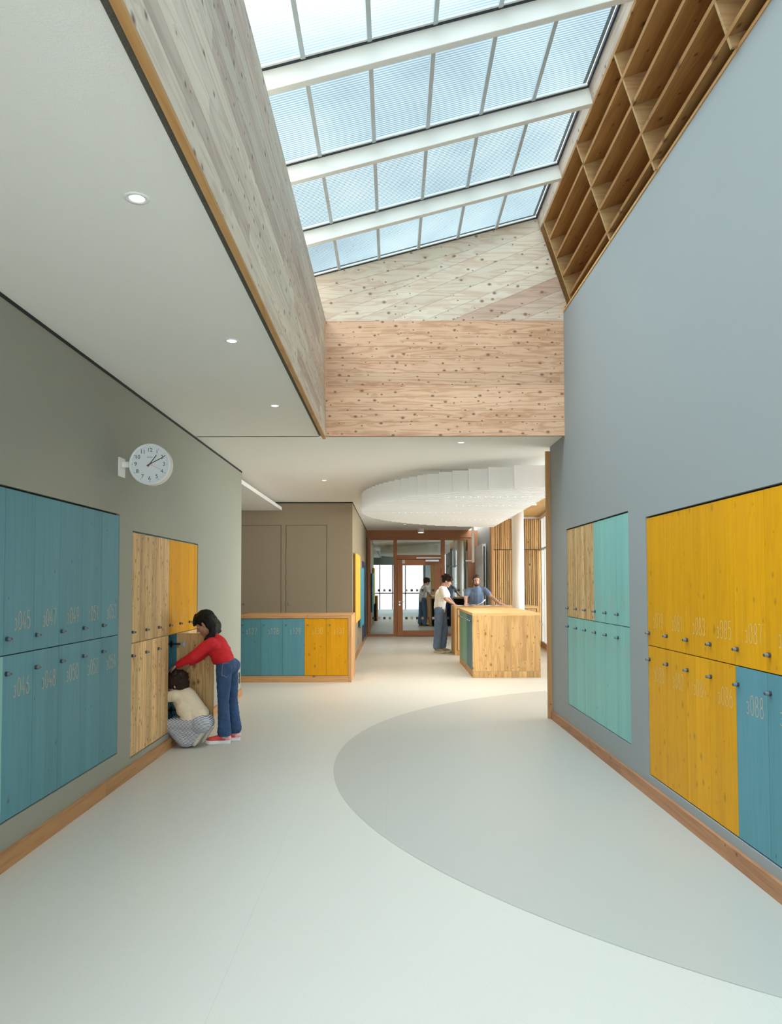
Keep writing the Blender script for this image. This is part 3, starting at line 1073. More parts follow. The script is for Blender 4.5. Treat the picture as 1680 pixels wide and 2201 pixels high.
WARM = (1.0, 0.90, 0.78)
proto = None
dls = [(-1.015, 2.966), (-1.015, 4.742), (-1.015, 6.49), (-1.015, 1.2), (-1.022, 11.21),
       (0.74, 8.22), (0.30, 17.5), (0.30, 19.6)]
lab = ['recessed ceiling lamp nearest the viewer, beside the light well', 'second recessed ceiling lamp along the light well', 'third recessed ceiling lamp along the light well',
       'recessed ceiling lamp behind the viewer', 'recessed ceiling lamp in front of the brown cross wall',
       'recessed ceiling lamp between the larch end board and the baffles', 'recessed ceiling lamp in the far corridor', 'recessed ceiling lamp closest to the glazed partition']
for k, (x, y) in enumerate(dls):
    if proto is None:
        r_ = empty('ceiling_lamp', (x, y, H_C))
        m = MB()
        vs, fs = [], []
        for i in range(32):
            t_ = 2 * math.pi * i / 32
            for rr, zz in ((0.049, 0.0), (0.047, -0.004), (0.031, -0.003), (0.029, 0.004)):
                vs.append(Vector((x + rr * math.cos(t_), y + rr * math.sin(t_), H_C + zz)))
        for i in range(32):
            j = (i + 1) % 32
            for q in range(3):
                fs.append((i * 4 + q, i * 4 + q + 1, j * 4 + q + 1, j * 4 + q))
        m.add(vs, fs)
        m.build('ring', M_white, r_, smooth=True)
        MB().cyl((x, y, H_C - .0005), (x, y, H_C - .0015), 0.0305, None, 24).build('lens', E_lamp, r_)
        proto = r_
    else:
        r_ = copy_tree(proto, (x - dls[0][0], y - dls[0][1], 0))
    tag(r_, lab[k], 'lamp', 'recessed ceiling lamps')
    spot('lamp_light', (x, y, H_C - 0.02), DOWN_W if y < 9 else FAR_W, WARM if y > 8 else (1.0, 0.93, 0.84))

# ------------------------------------------------------------------ baffle cloud
bf = empty('baffle_ceiling', (1.3, 12.45, 2.9))
tag(bf, 'white oval cloud of hanging ceiling baffles by the wooden desks', 'ceiling baffles')
CX_, CYB, AX, BYR = 2.50, 12.47, 3.02, 3.40
y = 9.13
k = 0
while y < 15.9:
    q = 1 - ((y - CYB) / BYR) ** 2
    if q > 0:
        x0 = CX_ - AX * math.sqrt(q)
        if x0 < 1.95:
            MB().box(x0, 2.085, y - 0.02, y + 0.02, 2.672, 2.945).build('baffle', M_baf, bf)
    y += 0.1405
    k += 1
for yy in (10.2, 12.5, 14.6):
    q = 1 - ((yy - CYB) / BYR) ** 2
    x0 = CX_ - AX * math.sqrt(q)
    MB().box(x0 + .15, 2.0, yy - .03, yy + .03, 2.946, 2.975).build('carrier_rail', M_white, bf)
    for xx in (x0 + .4, 1.8):
        MB().cyl((xx, yy, 2.975), (xx, yy, H_C), 0.006, None, 8).build('hanger', M_metal, bf)
for xb, yb_ in ((0.75, 10.184), (0.95, 11.308), (0.0, 12.432), (0.9, 13.837)):
    m = MB()
    for i in range(12):
        m.cyl((xb + i * 0.10, yb_ + .07, 2.677), (xb + i * .10, yb_ + .07, 2.670), 0.007, None, 10)
    m2 = MB().box(xb - .05, xb + 1.2, yb_ + .052, yb_ + .088, 2.673, 2.70).build('light_strip', M_white, bf)
    m.build('light_dots', E_dot, m2)
    for i in (1, 5, 9):
        spot('strip_light', (xb + i * .10, yb_ + .07, 2.66), BAF_W, WARM, 140)

# ------------------------------------------------------------------ low locker counter (left)
def cell_front(root, x0, y, z0, n, pitch, cols, nums, mats, numm, za, zb_):
    for k in range(n):
        d = MB().box(x0 + k * pitch + .0015, x0 + (k + 1) * pitch - .0015, y + .006, y + .026, za, zb_).build('door', mats[cols[k]], root)
        make_knob(Vector((x0 + k * pitch + 0.053, y + .006, zb_ - 0.098)), (0, -1, 0), d)
        number(lambda u, z, k=k: Vector((x0 + k * pitch + u, y + .0053, z)), (0, -1, 0), 0.112, zb_ - 0.232, nums[k], 0.092, numm[cols[k]], d)
        d['label'] = {'b': 'blue', 'y': 'yellow'}[cols[k]] + ' door numbered ' + nums[k][0] + ' ' + nums[k][1:]


CY0, CY1 = 11.69, 12.86
cxr = -0.645
cxi = -0.692
cx0 = cxi - 5 * PITCH_D
cxl = cx0 - 0.047
ct = empty('locker_counter', ((cxl + cxr) / 2, CY0, 0))
tag(ct, 'low larch counter with blue and yellow lockers numbered 3127 to 3131', 'counter')
MB().box(cxl, cxr, CY0, CY1, 0.975, 1.020).build('top', W_frame, ct)
MB().box(cxi, cxr, CY0, CY1, 0.0, 0.9745).build('end_panel', W_framez, ct)
MB().box(cxl, cx0, CY0, CY1, 0.0, 0.9745).build('end_panel', W_framez, ct)
MB().box(cx0 + .0005, cxi - .0005, CY0 + .001, CY0 + .03, 0.0, 0.098).build('plinth', W_frame, ct)
MB().box(cx0 + .001, cxi - .001, CY0 + .03, CY1 - .02, 0.0, 0.974).build('carcass', M_dark, ct)
cell_front(ct, cx0, CY0, 0.1, 5, PITCH_D, 'bbbyy', ['3127', '3128', '3129', '3130', '3131'], {'b': S_blux, 'y': S_yelx}, {'b': M_num, 'y': M_numy}, 0.103, 0.969)

# ------------------------------------------------------------------ wooden desk with side lockers (front right)
dx0, dx1, dy0, dy1, dh = 1.262, 2.346, 12.20, 14.62, 1.03
dk = empty('locker_desk', ((dx0 + dx1) / 2, dy0, 0))
tag(dk, 'knotty larch desk block with green and blue lockers in its side', 'desk')
MB().box(dx0, dx1, dy0, dy1, dh - .04, dh).build('top', W_deskt, dk)
MB().box(dx0, dx1, dy0 - .0005, dy0 + .03, 0.103, dh - .0405).build('front_panel', W_desk, dk)
MB().box(dx0, dx1, dy0, dy0 + .03, 0.0, 0.101).build('plinth', W_desk, dk)
MB().box(dx1 - .03, dx1, dy0 + .0305, dy1, 0, dh - .0405).build('side_panel', W_desks, dk)
MB().box(dx0, dx1 - .031, dy1 - .06, dy1, 0, dh - .0405).build('back_panel', W_desks, dk)
MB().box(dx0, dx0 + .03, dy0 + .0305, dy1 - .061, 0, 0.099).build('plinth', W_desks, dk)
MB().box(dx0 + .03, dx1 - .031, dy0 + .031, dy1 - .061, 0.0, dh - .041).build('carcass', M_dark, dk)
for k in range(7):
    pw = (dy1 - .061 - dy0 - .0305) / 7
    ya = dy0 + .0305 + k * pw
    d = MB().box(dx0 + .006, dx0 + .028, ya + .0015, ya + pw - .0015, 0.102, dh - .043).build('door', S_blu2 if k < 3 else S_grn, dk)
    d['label'] = 'deep blue door' if k < 3 else 'green door'
    make_knob(Vector((dx0 + .006, ya + pw - .05, dh - .14)), (-1, 0, 0), d, 1.3)

# ------------------------------------------------------------------ second desk behind it
ex0, ex1, ey0, ey1, eh = 1.285, 3.055, 16.0, 17.05, 1.022
dk2 = empty('reception_desk', ((ex0 + ex1) / 2, ey0, 0))
tag(dk2, 'larch desk with papers, the blue-shirted man stands behind it', 'desk')
MB().box(ex0, ex1, ey0, ey1, eh - .045, eh).build('top', W_deskt, dk2)
MB().box(ex0, ex0 + .045, ey0, ey1, 0, eh - .0455).build('side_panel', W_desks, dk2)
MB().box(ex1 - .045, ex1, ey0, ey1, 0, eh - .0455).build('side_panel', W_desks, dk2)
MB().box(ex0 + .0455, ex1 - .0455, ey0, ey0 + .03, 0, 0.1).build('plinth', W_frame, dk2)
MB().box(ex0 + .0455, ex1 - .0455, ey0 + .03, ey1 - .3, 0.0, eh - .046).build('carcass', M_dark, dk2)
for k in range(5):
    pw = (ex1 - ex0 - .115) / 5
    xa = ex0 + .0575 + k * pw
    MB().box(xa + .0015, xa + pw - .0015, ey0 + .008, ey0 + .029, 0.106, eh - .056).build('door', W_doorx, dk2)

# papers on it
M_paper = plain('white_paper', (0.80, 0.81, 0.83), 0.6)
M_print = plain('blue_grey_print', (0.42, 0.50, 0.60), 0.6)


def open_book(x, y, rz, lab, lift=0.0, w=0.20):
    rt_ = empty('open_booklet', (x, y, eh))
    tag(rt_, lab, 'booklet', 'papers on the rear desk')
    for s in (-1, 1):
        vs, fs = [], []
        for i in range(9):
            u = i / 8
            zz = 0.004 + 0.016 * math.sin(math.pi * min(1, u * 1.25)) * (1 - .4 * u) + (lift * u * u if s > 0 else 0)
            for j, yy in enumerate((-0.14, 0.14)):
                p = Vector((s * u * w, yy, zz))
                p.rotate(Matrix.Rotation(rz, 3, 'Z'))
                vs += [p + Vector((x, y, eh)), p + Vector((x, y, eh + .003))]
        for i in range(8):
            a = i * 4
            fs += [(a + 1, a + 5, a + 7, a + 3), (a, a + 2, a + 6, a + 4), (a, a + 4, a + 5, a + 1), (a + 2, a + 3, a + 7, a + 6)]
        fs += [(0, 1, 3, 2), (32, 34, 35, 33)]
        MB().add(vs, fs).build('page', M_paper, rt_)


open_book(1.52, 16.25, 0.2, 'open white booklet at the left end of the rear desk')
open_book(1.80, 16.60, -0.25, 'white booklet with one page standing up, before the blue-shirted man', 0.13)
open_book(2.16, 16.30, 0.1, 'open white booklet in the middle of the rear desk')
for i, (x, y, a, lb) in enumerate(((2.25, 16.70, 0.3, 'loose printed sheet behind the middle booklet'), (2.53, 16.40, -0.2, 'loose printed sheet near the column'))):
    d_, e_ = Vector((math.cos(a), math.sin(a), 0)), Vector((-math.sin(a), math.cos(a), 0))
    o_ = MB().obox(Vector((x, y, eh + .0002)) - d_ * .15 - e_ * .1, d_ * .30, e_ * .21, (0, 0, .002)).build('paper_sheet', M_paper, loc=(x, y, eh))
    tag(o_, lb, 'paper', 'papers on the rear desk')

# ------------------------------------------------------------------ round column
COLX, COLY = 2.50, 15.25
m = MB().cyl((COLX, COLY, 0.0), (COLX, COLY, 3.09), 0.118, None, 48)
o_ = m.build('pillar', M_white, smooth=False, loc=(COLX, COLY, 0))
for p in o_.data.polygons:
    p.use_smooth = len(p.vertices) == 4
tag(o_, 'round white column standing behind the knotty larch desk', 'column', kind='structure')

# ------------------------------------------------------------------ glazed partition at the far end
YP = 21.8
pt = empty('partition', (0.7, YP, 0))
struct(pt, 'glazed red-brown timber partition closing the far corridor', 'partition')


def bar(x0, x1, z0, z1, name, mat, par=pt, y0=YP, y1=YP + .12):
    return MB().box(x0, x1, y0, y1, z0, z1).build(name, mat, par)


bar(-0.765, 2.33, 2.825, 3.035, 'lintel', W_redx, y0=YP - .03)
bar(-0.745, -0.66, 0, 2.8245, 'post', W_red)
bar(0.0, 0.105, 0, 2.8245, 'post', W_red)
bar(1.365, 1.482, 0, 2.8245, 'post', W_red)
bar(2.135, 2.33, 0, 2.8245, 'post', W_red)
bar(2.3305, 2.42, 0, 3.035, 'post', W_red)
for a, c in ((-0.659, -0.001), (1.483, 2.134)):
    bar(a, c, 0, 0.066, 'bottom_rail', W_redx)
    bar(a, c, 2.756, 2.8245, 'top_rail', W_redx)
    bar(a, c, 0.067, 2.755, 'pane', G_door, y0=YP + .05, y1=YP + .062)
bar(0.1055, 1.3645, 2.757, 2.8245, 'top_rail', W_redx)
bar(0.1055, 1.3645, 2.205, 2.325, 'door_head', W_redx)
bar(0.1055, 1.3645, 2.3255, 2.7565, 'pane', G_door, y0=YP + .05, y1=YP + .062)
dr = empty('door_1', (0.73, YP, 0))
struct(dr, 'red-brown timber glass door in the far partition', 'door')
bar(0.112, 0.266, 0.012, 2.197, 'stile', W_red, dr, YP - .012, YP + .06)
bar(1.204, 1.358, 0.012, 2.197, 'stile', W_red, dr, YP - .012, YP + .06)
bar(0.2665, 1.2035, 0.012, 0.169, 'rail', W_redx, dr, YP - .012, YP + .06)
bar(0.2665, 1.2035, 2.032, 2.197, 'rail', W_redx, dr, YP - .012, YP + .06)
bar(0.2665, 1.2035, 0.1695, 2.0315, 'pane', G_door, dr, YP + .018, YP + .030)
m = MB().cyl((0.178, YP - .012, 0.985), (0.178, YP - .022, 0.985), 0.030, None, 20)
m.cyl((0.178, YP - .012, 0.905), (0.178, YP - .020, 0.905), 0.028, None, 20)
m.cyl((0.178, YP - .022, 0.985), (0.178, YP - .06, 0.985), 0.011, None, 10)
m.cyl((0.172, YP - .058, 0.985), (0.31, YP - .058, 0.985), 0.011, None, 10)
m.build('handle', M_metal, dr)
MB().box(0.66, 1.36, YP - .05, YP - .033, 2.225, 2.255).build('closer_rail', M_metal, dr)
MB().box(0.92, 1.30, YP - .075, YP - .013, 2.135, 2.19).build('door_closer', M_metal, dr)
MB().box(0.255, 0.33, YP - .022, YP - .013, 2.08, 2.18).build('door_sign', M_white, dr)
for zz in (1.95, 1.55, 0.35):
    MB().cyl((1.366, YP - .02, zz), (1.366, YP - .02, zz + .12), 0.013, None, 10).build('hinge', M_metal, dr)
# marker squares stuck on the glass
sqc = [plain('marker_pale', (0.62, 0.57, 0.52), .6), plain('marker_navy', (0.03, 0.05, 0.10), .6), plain('marker_tan', (0.42, 0.31, 0.23), .6), plain('marker_brown', (0.10, 0.045, 0.05), .6)]
for zz, row in ((1.315, 0), (0.518, 1)):
    seq = [-0.575, -0.415, -0.26, -0.105], [0.37, 0.525, 0.68, 0.83, 0.985, 1.14], [1.56, 1.72, 1.87, 2.03]
    for gi, xs in enumerate(seq):
        for i, x in enumerate(xs):
            yy = YP + .0165 if gi == 1 else YP + .0485
            MB().box(x - .034, x + .034, yy, yy + .001, zz - .034, zz + .034).build('marker_square', sqc[(i + (row * 3 if gi != 2 else 1)) % 4], dr if gi == 1 else pt)
# room behind the partition, in half light
b = MB()
b.box(-0.9, -0.77, 22.0, 28, 0, 3.1)
b.box(4.2, 4.4, 22.0, 28, 0, 3.1)
b.box(-0.9, 4.4, 27.8, 28, 0, 3.1)
b.box(2.6, 6, 18.8, 22.0, 0, 3.3)
struct(b.build('wall_far_room', M_grey), 'dim grey walls of the room behind the partition', 'wall')
b = MB().box(-0.9, 4.4, 21.95, 28, H_C, H_C + .2)
struct(b.build('ceiling_far_room', M_ceil), 'ceiling of the room behind the partition', 'ceiling')

# ------------------------------------------------------------------ felt boards and navy door on the corridor wall
def felt(y0, y1, z0, z1, mat, lb, mt):
    r_ = empty('pin_board', (XC, (y0 + y1) / 2, z0))
    tag(r_, lb, 'pin board')
    MB().box(XC + .032, XC + .062, y0, y1, z0, z1).build('felt_panel', mat, r_, bevel=0.006)
    MB().box(XC, XC + .031, y0 + .05, y0 + .09, z0 + .03, z1 - .03).build('batten', mt, r_)
    MB().box(XC, XC + .031, y1 - .09, y1 - .05, z0 + .03, z1 - .03).build('batten', mt, r_)


felt(14.45, 16.27, 0.757, 2.091, M_lyel, 'yellow felt board standing off the corridor wall', W_framez)
felt(16.46, 18.27, 0.551, 1.866, M_lblu, 'blue felt board beyond the yellow one', W_framez)
nd = empty('door_4', (XC, 19.5, 0))
struct(nd, 'navy door in the corridor wall beyond the blue felt board', 'door')
MB().box(XC, XC + .02, 18.65, 18.75, 0, 2.06).build('jamb', M_dkblue, nd)
MB().box(XC, XC + .02, 20.38, 20.48, 0, 2.06).build('jamb', M_dkblue, nd)
MB().box(XC, XC + .02, 18.7505, 20.3795, 1.96, 2.06).build('door_head', M_dkblue, nd)
MB().box(XC, XC + .008, 18.755, 20.375, 0.01, 1.955).build('leaf', M_dkblue, nd)


def outlet(p, U, NV, lb):
    p, U, NV = Vector(p), Vector(U), Vector(NV)
    r_ = empty('wall_socket', p)
    tag(r_, lb, 'socket')
    MB().obox(p - U * .042 - Vector((0, 0, .08)), U * .084, NV * .010, (0, 0, .16)).build('frame', M_metal, r_, bevel=.002)
    for s in (-1, 1):
        q = p + Vector((0, 0, s * .038)) + NV * .0102
        MB().obox(q - U * .030 - Vector((0, 0, .032)), U * .060, NV * .003, (0, 0, .064)).build('insert', M_black, r_)


outlet((XL, 10.16, 0.255), (0, 1, 0), (1, 0, 0), 'double wall socket low on the olive wall behind the girl')
outlet((XC, 16.2, 0.29), (0, 1, 0), (1, 0, 0), 'double wall socket below the yellow felt board')

# ------------------------------------------------------------------ radiator, camera bracket, ceiling cylinder
rd = empty('radiator', (2.36, 20.5, 0.5))
tag(rd, 'tall pale upright radiator beside the far partition', 'radiator')
n_t = 24
for i in range(n_t):
    y = 19.62 + i * (1.75 / n_t)
    MB().box(2.30, 2.325, y + .004, y + 1.75 / n_t - .004, 0.35, 2.53).build('tube', M_white, rd)
for zz in (0.36, 2.48):
    MB().cyl((2.345, 19.60, zz), (2.345, 21.40, zz), 0.02, None, 12).build('header_pipe', M_white, rd)
for y in (20.0, 21.0):
    MB().box(2.345, 2.42, y, y + .03, 2.20, 2.25).build('wall_bracket', M_white, rd)
MB().box(2.365, 2.39, 19.62, 21.37, 0.35, 2.53).build('rear_plate', M_white, rd)
cb = empty('camera_bracket', (1.99, 19.0, H_C))
tag(cb, 'pale ceiling post with a side arm and black tip before the partition', 'camera bracket')
MB().box(1.957, 2.023, 18.97, 19.03, 2.03, H_C).build('post', M_white, cb)
MB().cyl((1.957, 19.0, 2.075), (1.80, 19.0, 2.07), 0.017, None, 12).build('arm', M_white, cb)
MB().cyl((1.80, 19.0, 2.07), (1.765, 19.0, 2.07), 0.022, 0.014, 12).build('lens', M_black, cb)
cl = empty('surface_lamp', (0.77, 21.2, H_C))
tag(cl, 'white drum lamp on the ceiling before the partition', 'lamp')
MB().cyl((0.77, 21.2, H_C), (0.77, 21.2, H_C - .11), 0.09, None, 28).build('drum', M_white, cl)
MB().cyl((0.77, 21.2, H_C - .11), (0.77, 21.2, H_C - .112), 0.075, None, 28).build('lens', E_dot, cl)
spot('drum_light', (0.77, 21.2, H_C - .14), 14, WARM)

# ------------------------------------------------------------------ slat wall and window side on the far right
YS = 18.3
sw = empty('wall_slats', (3.0, YS, 0))
struct(sw, 'far wall clad in upright larch slats', 'wall')
MB().box(2.40, 3.75, YS + .03, YS + .3, 0, 3.11).build('backing', M_dark, sw)
MB().box(2.36, 2.41, YS - .02, YS + .3, 0, 3.11).build('corner_post', W_framez, sw)
x = 2.415
while x < 3.56:
    for z0, z1 in ((0.02, 2.305), (2.325, 3.055)):
        w_ = random.choice((0.033, 0.036, 0.038))
        MB().box(x, x + w_, YS + random.choice((0, .004, .008)), YS + .03, z0, z1).build('slat', W_slat, sw)
    x += 0.0475
MB().box(2.41, 3.6, YS + .012, YS + .03, 2.306, 2.324).build('joint_strip', M_recess, sw)
MB().box(2.41, 3.6, YS - .02, YS + .03, 3.06, 3.105).build('head_strip', M_white, sw)

wf = empty('window_2', (3.2, 14, 0))
struct(wf, 'tall glazed side wall to the right of the desks', 'window')
f0, f1 = Vector((2.72, 8.6, 0)), Vector((3.53, 18.28, 0))
fd = (f1 - f0).normalized()
fn = Vector((fd.y, -fd.x, 0))
FL = (f1 - f0).length
MB().obox(f0, fd * FL, fn * .2, (0, 0, 0.12)).build('plinth', W_skirt, wf)
MB().obox(f0 + Vector((0, 0, .12)), fd * FL, fn * .12, (0, 0, 0.03)).build('sill', M_white, wf)
MB().obox(f0 + Vector((0, 0, 3.02)), fd * FL, fn * .12, (0, 0, 0.10)).build('head', M_white, wf)
MB().obox(f0 + Vector((0, 0, 2.28)) - fn * .03, fd * FL, fn * .10, (0, 0, 0.045)).build('transom', M_alu, wf)
us_ = [0.0, 1.25, 2.5, 3.75, 5.0, 6.25, 7.5, 8.75, FL - .35]
for i, u in enumerate(us_):
    MB().obox(f0 + fd * u - fn * .01 + Vector((0, 0, .15)), fd * .06, fn * .10, (0, 0, 2.87)).build('mullion', M_white, wf)
    if i < len(us_) - 1:
        MB().obox(f0 + fd * (u + .06) + fn * .05 + Vector((0, 0, .15)), fd * (us_[i + 1] - u - .06), fn * .012, (0, 0, 2.87)).build('pane', G_side, wf)
MB().obox(f0 + fd * (FL - .29) + Vector((0, 0, .15)), fd * .06, fn * .06, (0, 0, 2.87)).build('jamb', M_grey, wf)
MB().obox(f0 + fd * (FL - .23) + fn * .05 + Vector((0, 0, .15)), fd * .23, fn * .012, (0, 0, 2.87)).build('pane', G_side, wf)
for zz in (1.05, 0.5):
    MB().obox(f0 + fd * (FL - .42) - fn * .03 + Vector((0, 0, zz)), fd * .05, fn * .03, (0, 0, .07)).build('handle', M_metal, wf)
b = MB().box(2.41, 2.8, 8.55, 8.60, 0, 3.4)
struct(b.build('wall_return', M_right), 'narrow wall return behind the timber end board', 'wall')

# ------------------------------------------------------------------ people
def caps(p0, r0, p1, r1):
    return ('c', Vector(p0), r0, Vector(p1), r1)


def ell(c, r, rot=None):
    return ('e', Vector(c), Vector(r), rot or Matrix.Identity(3))


def chain(*pr):
    out = []
    for i in range(len(pr) - 1):
        out.append(caps(pr[i][0], pr[i][1], pr[i + 1][0], pr[i + 1][1]))
    return out


def prim_mesh(m, p):
    n, k = 14, 5
    if p[0] == 'c':
        _, a, ra, c, rc = p
        d = c - a
        d = d.normalized() if d.length > 1e-6 else Vector((0, 0, 1))
        u = d.orthogonal().normalized()
        w = d.cross(u)
        rings = []
        for i in range(k + 1):
            t = -math.pi / 2 + (math.pi / 2) * i / k
            rings.append((a + d * (ra * math.sin(t)), ra * math.cos(t)))
        for i in range(k + 1):
            t = (math.pi / 2) * i / k
            rings.append((c + d * (rc * math.sin(t)), rc * math.cos(t)))
        vs = []
        for c_, r in rings:
            r = max(r, 1e-5)
            for j in range(n):
                t = 2 * math.pi * j / n
                vs.append(c_ + u * (r * math.cos(t)) + w * (r * math.sin(t)))
        fs = [(i * n + j, i * n + (j + 1) % n, (i + 1) * n + (j + 1) % n, (i + 1) * n + j) for i in range(len(rings) - 1) for j in range(n)]
        fs += [tuple(range(n))[::-1], tuple(range((len(rings) - 1) * n, len(rings) * n))]
        m.add(vs, fs)
    else:
        _, c, r, rot = p
        vs = []
        K = 10
        for i in range(K + 1):
            t = -math.pi / 2 + math.pi * i / K
            for j in range(n):
                f = 2 * math.pi * j / n
                cr_ = max(math.cos(t), 1e-4)
                vs.append(c + rot @ Vector((r.x * cr_ * math.cos(f), r.y * cr_ * math.sin(f), r.z * math.sin(t))))
        fs = [(i * n + j, i * n + (j + 1) % n, (i + 1) * n + (j + 1) % n, (i + 1) * n + j) for i in range(K) for j in range(n)]
        fs += [tuple(range(n))[::-1], tuple(range(K * n, (K + 1) * n))]
        m.add(vs, fs)


BVH = {}


def blob(name, prims, mat, parent, vox=0.008, it=5, wrinkle=0.0, wscale=9.0, cut=None):
    """one continuous skin grown round the given limbs"""
    m = MB()
    for p in prims:
        prim_mesh(m, p)
    tmp = m.build(name + '_tmp', mat, None)
    COL.objects.unlink(tmp)
    SCRATCH.collection.objects.link(tmp)
    r = tmp.modifiers.new('r', 'REMESH')
    r.mode = 'VOXEL'
    r.voxel_size = vox
    s = tmp.modifiers.new('s', 'SMOOTH')
    s.factor = 0.5
    s.iterations = it
    me = bake(tmp)
    if wrinkle:
        nm = [Vector(n_.vector) for n_ in me.vertex_normals]
        co = []
        for v, n_ in zip(me.vertices, nm):
            q = v.co * wscale
            d = noise.noise(Vector((q.x, q.y, q.z * 2.2))) + 0.5 * noise.noise(Vector((q.x * 2.3, q.y * 2.3, q.z * 5)))
            co += list(v.co + n_ * (wrinkle * d))
        me.vertices.foreach_set('co', co)
        me.update()
    if cut:
        bm = bmesh.new()
        bm.from_mesh(me)
        for co, no in cut:
            g = bm.verts[:] + bm.edges[:] + bm.faces[:]
            bmesh.ops.bisect_plane(bm, geom=g, plane_co=Vector(co), plane_no=Vector(no), clear_outer=True)
        bm.to_mesh(me)
        bm.free()
    bm = bmesh.new()
    bm.from_mesh(me)
    BVH[name] = BVHTree.FromBMesh(bm)
    bm.free()
    og = origin(parent)
    me.transform(Matrix.Translation(-og))
    me.materials.clear()
    me.materials.append(mat)
    me.polygons.foreach_set('material_index', [0] * len(me.polygons))
    me.shade_smooth()
    o_ = bpy.data.objects.new(name, me)
    COL.objects.link(o_)
    o_.parent = parent
    ORG[o_.name] = og
    return o_


def frame(yaw, pitch=0.0, roll=0.0):
    """columns: forward, left, up; yaw about z (0 = +x), pitch > 0 looks down"""
    R = Matrix.Rotation(yaw, 3, 'Z') @ Matrix.Rotation(pitch, 3, 'Y') @ Matrix.Rotation(roll, 3, 'X')
    return R


def head_prims(c, R, s=1.0):
    def q(f, l, u):
        return Vector(c) + R @ (Vector((f, l, u)) * s)

    def e(f, l, u, a, b_, h_):
        return ell(q(f, l, u), Vector((a, b_, h_)) * s, R)
    P = [e(-.012, 0, .035, .096, .076, .086), e(.022, 0, -.040, .068, .058, .080), e(-.03, 0, -.02, .07, .062, .07),
         caps(q(.062, 0, -.098), .024 * s, q(.055, 0, -.092), .028 * s),
         caps(q(.083, 0, .008), .009 * s, q(.106, 0, -.034), .0135 * s),
         caps(q(.095, .010, -.037), .009 * s, q(.095, -.010, -.037), .009 * s),
         e(.082, 0, -.066, .012, .024, .007), e(.080, 0, -.077, .012, .020, .008)]
    for l in (-1, 1):
        P += [e(-.006, l * .078, -.012, .020, .009, .032), e(.050, l * .036, -.030, .030, .024, .026),
              caps(q(.076, l * .020, .020), .009 * s, q(.066, l * .048, .018), .008 * s)]
    return P, q


M_eye = plain('eye_white', (0.7, 0.68, 0.66), 0.3)
M_iris = plain('iris_dark', (0.03, 0.02, 0.015), 0.2)
M_lip = plain('lips', (0.42, 0.16, 0.13), 0.5)


def face_parts(q, R, s, parent, brow):
    for l in (-1, 1):
        blob('eye', [ell(q(.070, l * .032, -.004), Vector((.012, .013, .006)) * s, R)], M_eye, parent, 0.003, 1)
        blob('iris', [ell(q(.0815, l * .032, -.004), Vector((.0035, .0065, .0055)) * s, R)], M_iris, parent, 0.002, 1)
        blob('eyebrow', [caps(q(.0835, l * .017, .022), .0045 * s, q(.074, l * .048, .024), .004 * s)], brow, parent, 0.003, 1)
    blob('lips', [ell(q(.0905, 0, -.0705), Vector((.0055, .021, .0075)) * s, R)], M_lip, parent, 0.003, 1)


def hand_prims(w, d, nrm, s=1.0, curl=0.5, side=1):
    """w wrist, d pointing direction, nrm back-of-hand normal; side = +1/-1 where the thumb leaves"""
    w, d, nrm = Vector(w), Vector(d).normalized(), Vector(nrm)
    nrm = (nrm - d * nrm.dot(d)).normalized()
    sd = d.cross(nrm) * side
    P = []
    for k, off in enumerate((-.030, -.010, .010, .030)):
        P.append(caps(w + sd * off * .55 * s, .014 * s, w + (d * .082 + sd * off) * s, .0125 * s))
    for k, (off, ln) in enumerate(((-.032, .062), (-.011, .078), (.010, .085), (.031, .076))):
        a = w + (d * .085 + sd * off) * s
        dd = (d - nrm * curl * .45).normalized()
        c = a + dd * (ln * .5 * s)
        d2 = (d - nrm * curl * 1.4).normalized()
        e_ = c + d2 * (ln * .32 * s)
        d3 = (d - nrm * curl * 2.4).normalized()
        g = e_ + d3 * (ln * .22 * s)
        P += chain((a, .0088 * s), (c, .0080 * s), (e_, .0074 * s), (g, .0066 * s))
    a = w + (d * .022 + sd * .028) * s
    c = a + (d * .55 + sd * .75 - nrm * .2).normalized() * (.040 * s)
    g = c + (d * .9 + sd * .25 - nrm * .3).normalized() * (.045 * s)
    P += chain((a, .013 * s), (c, .0105 * s), (g, .008 * s))
    return P


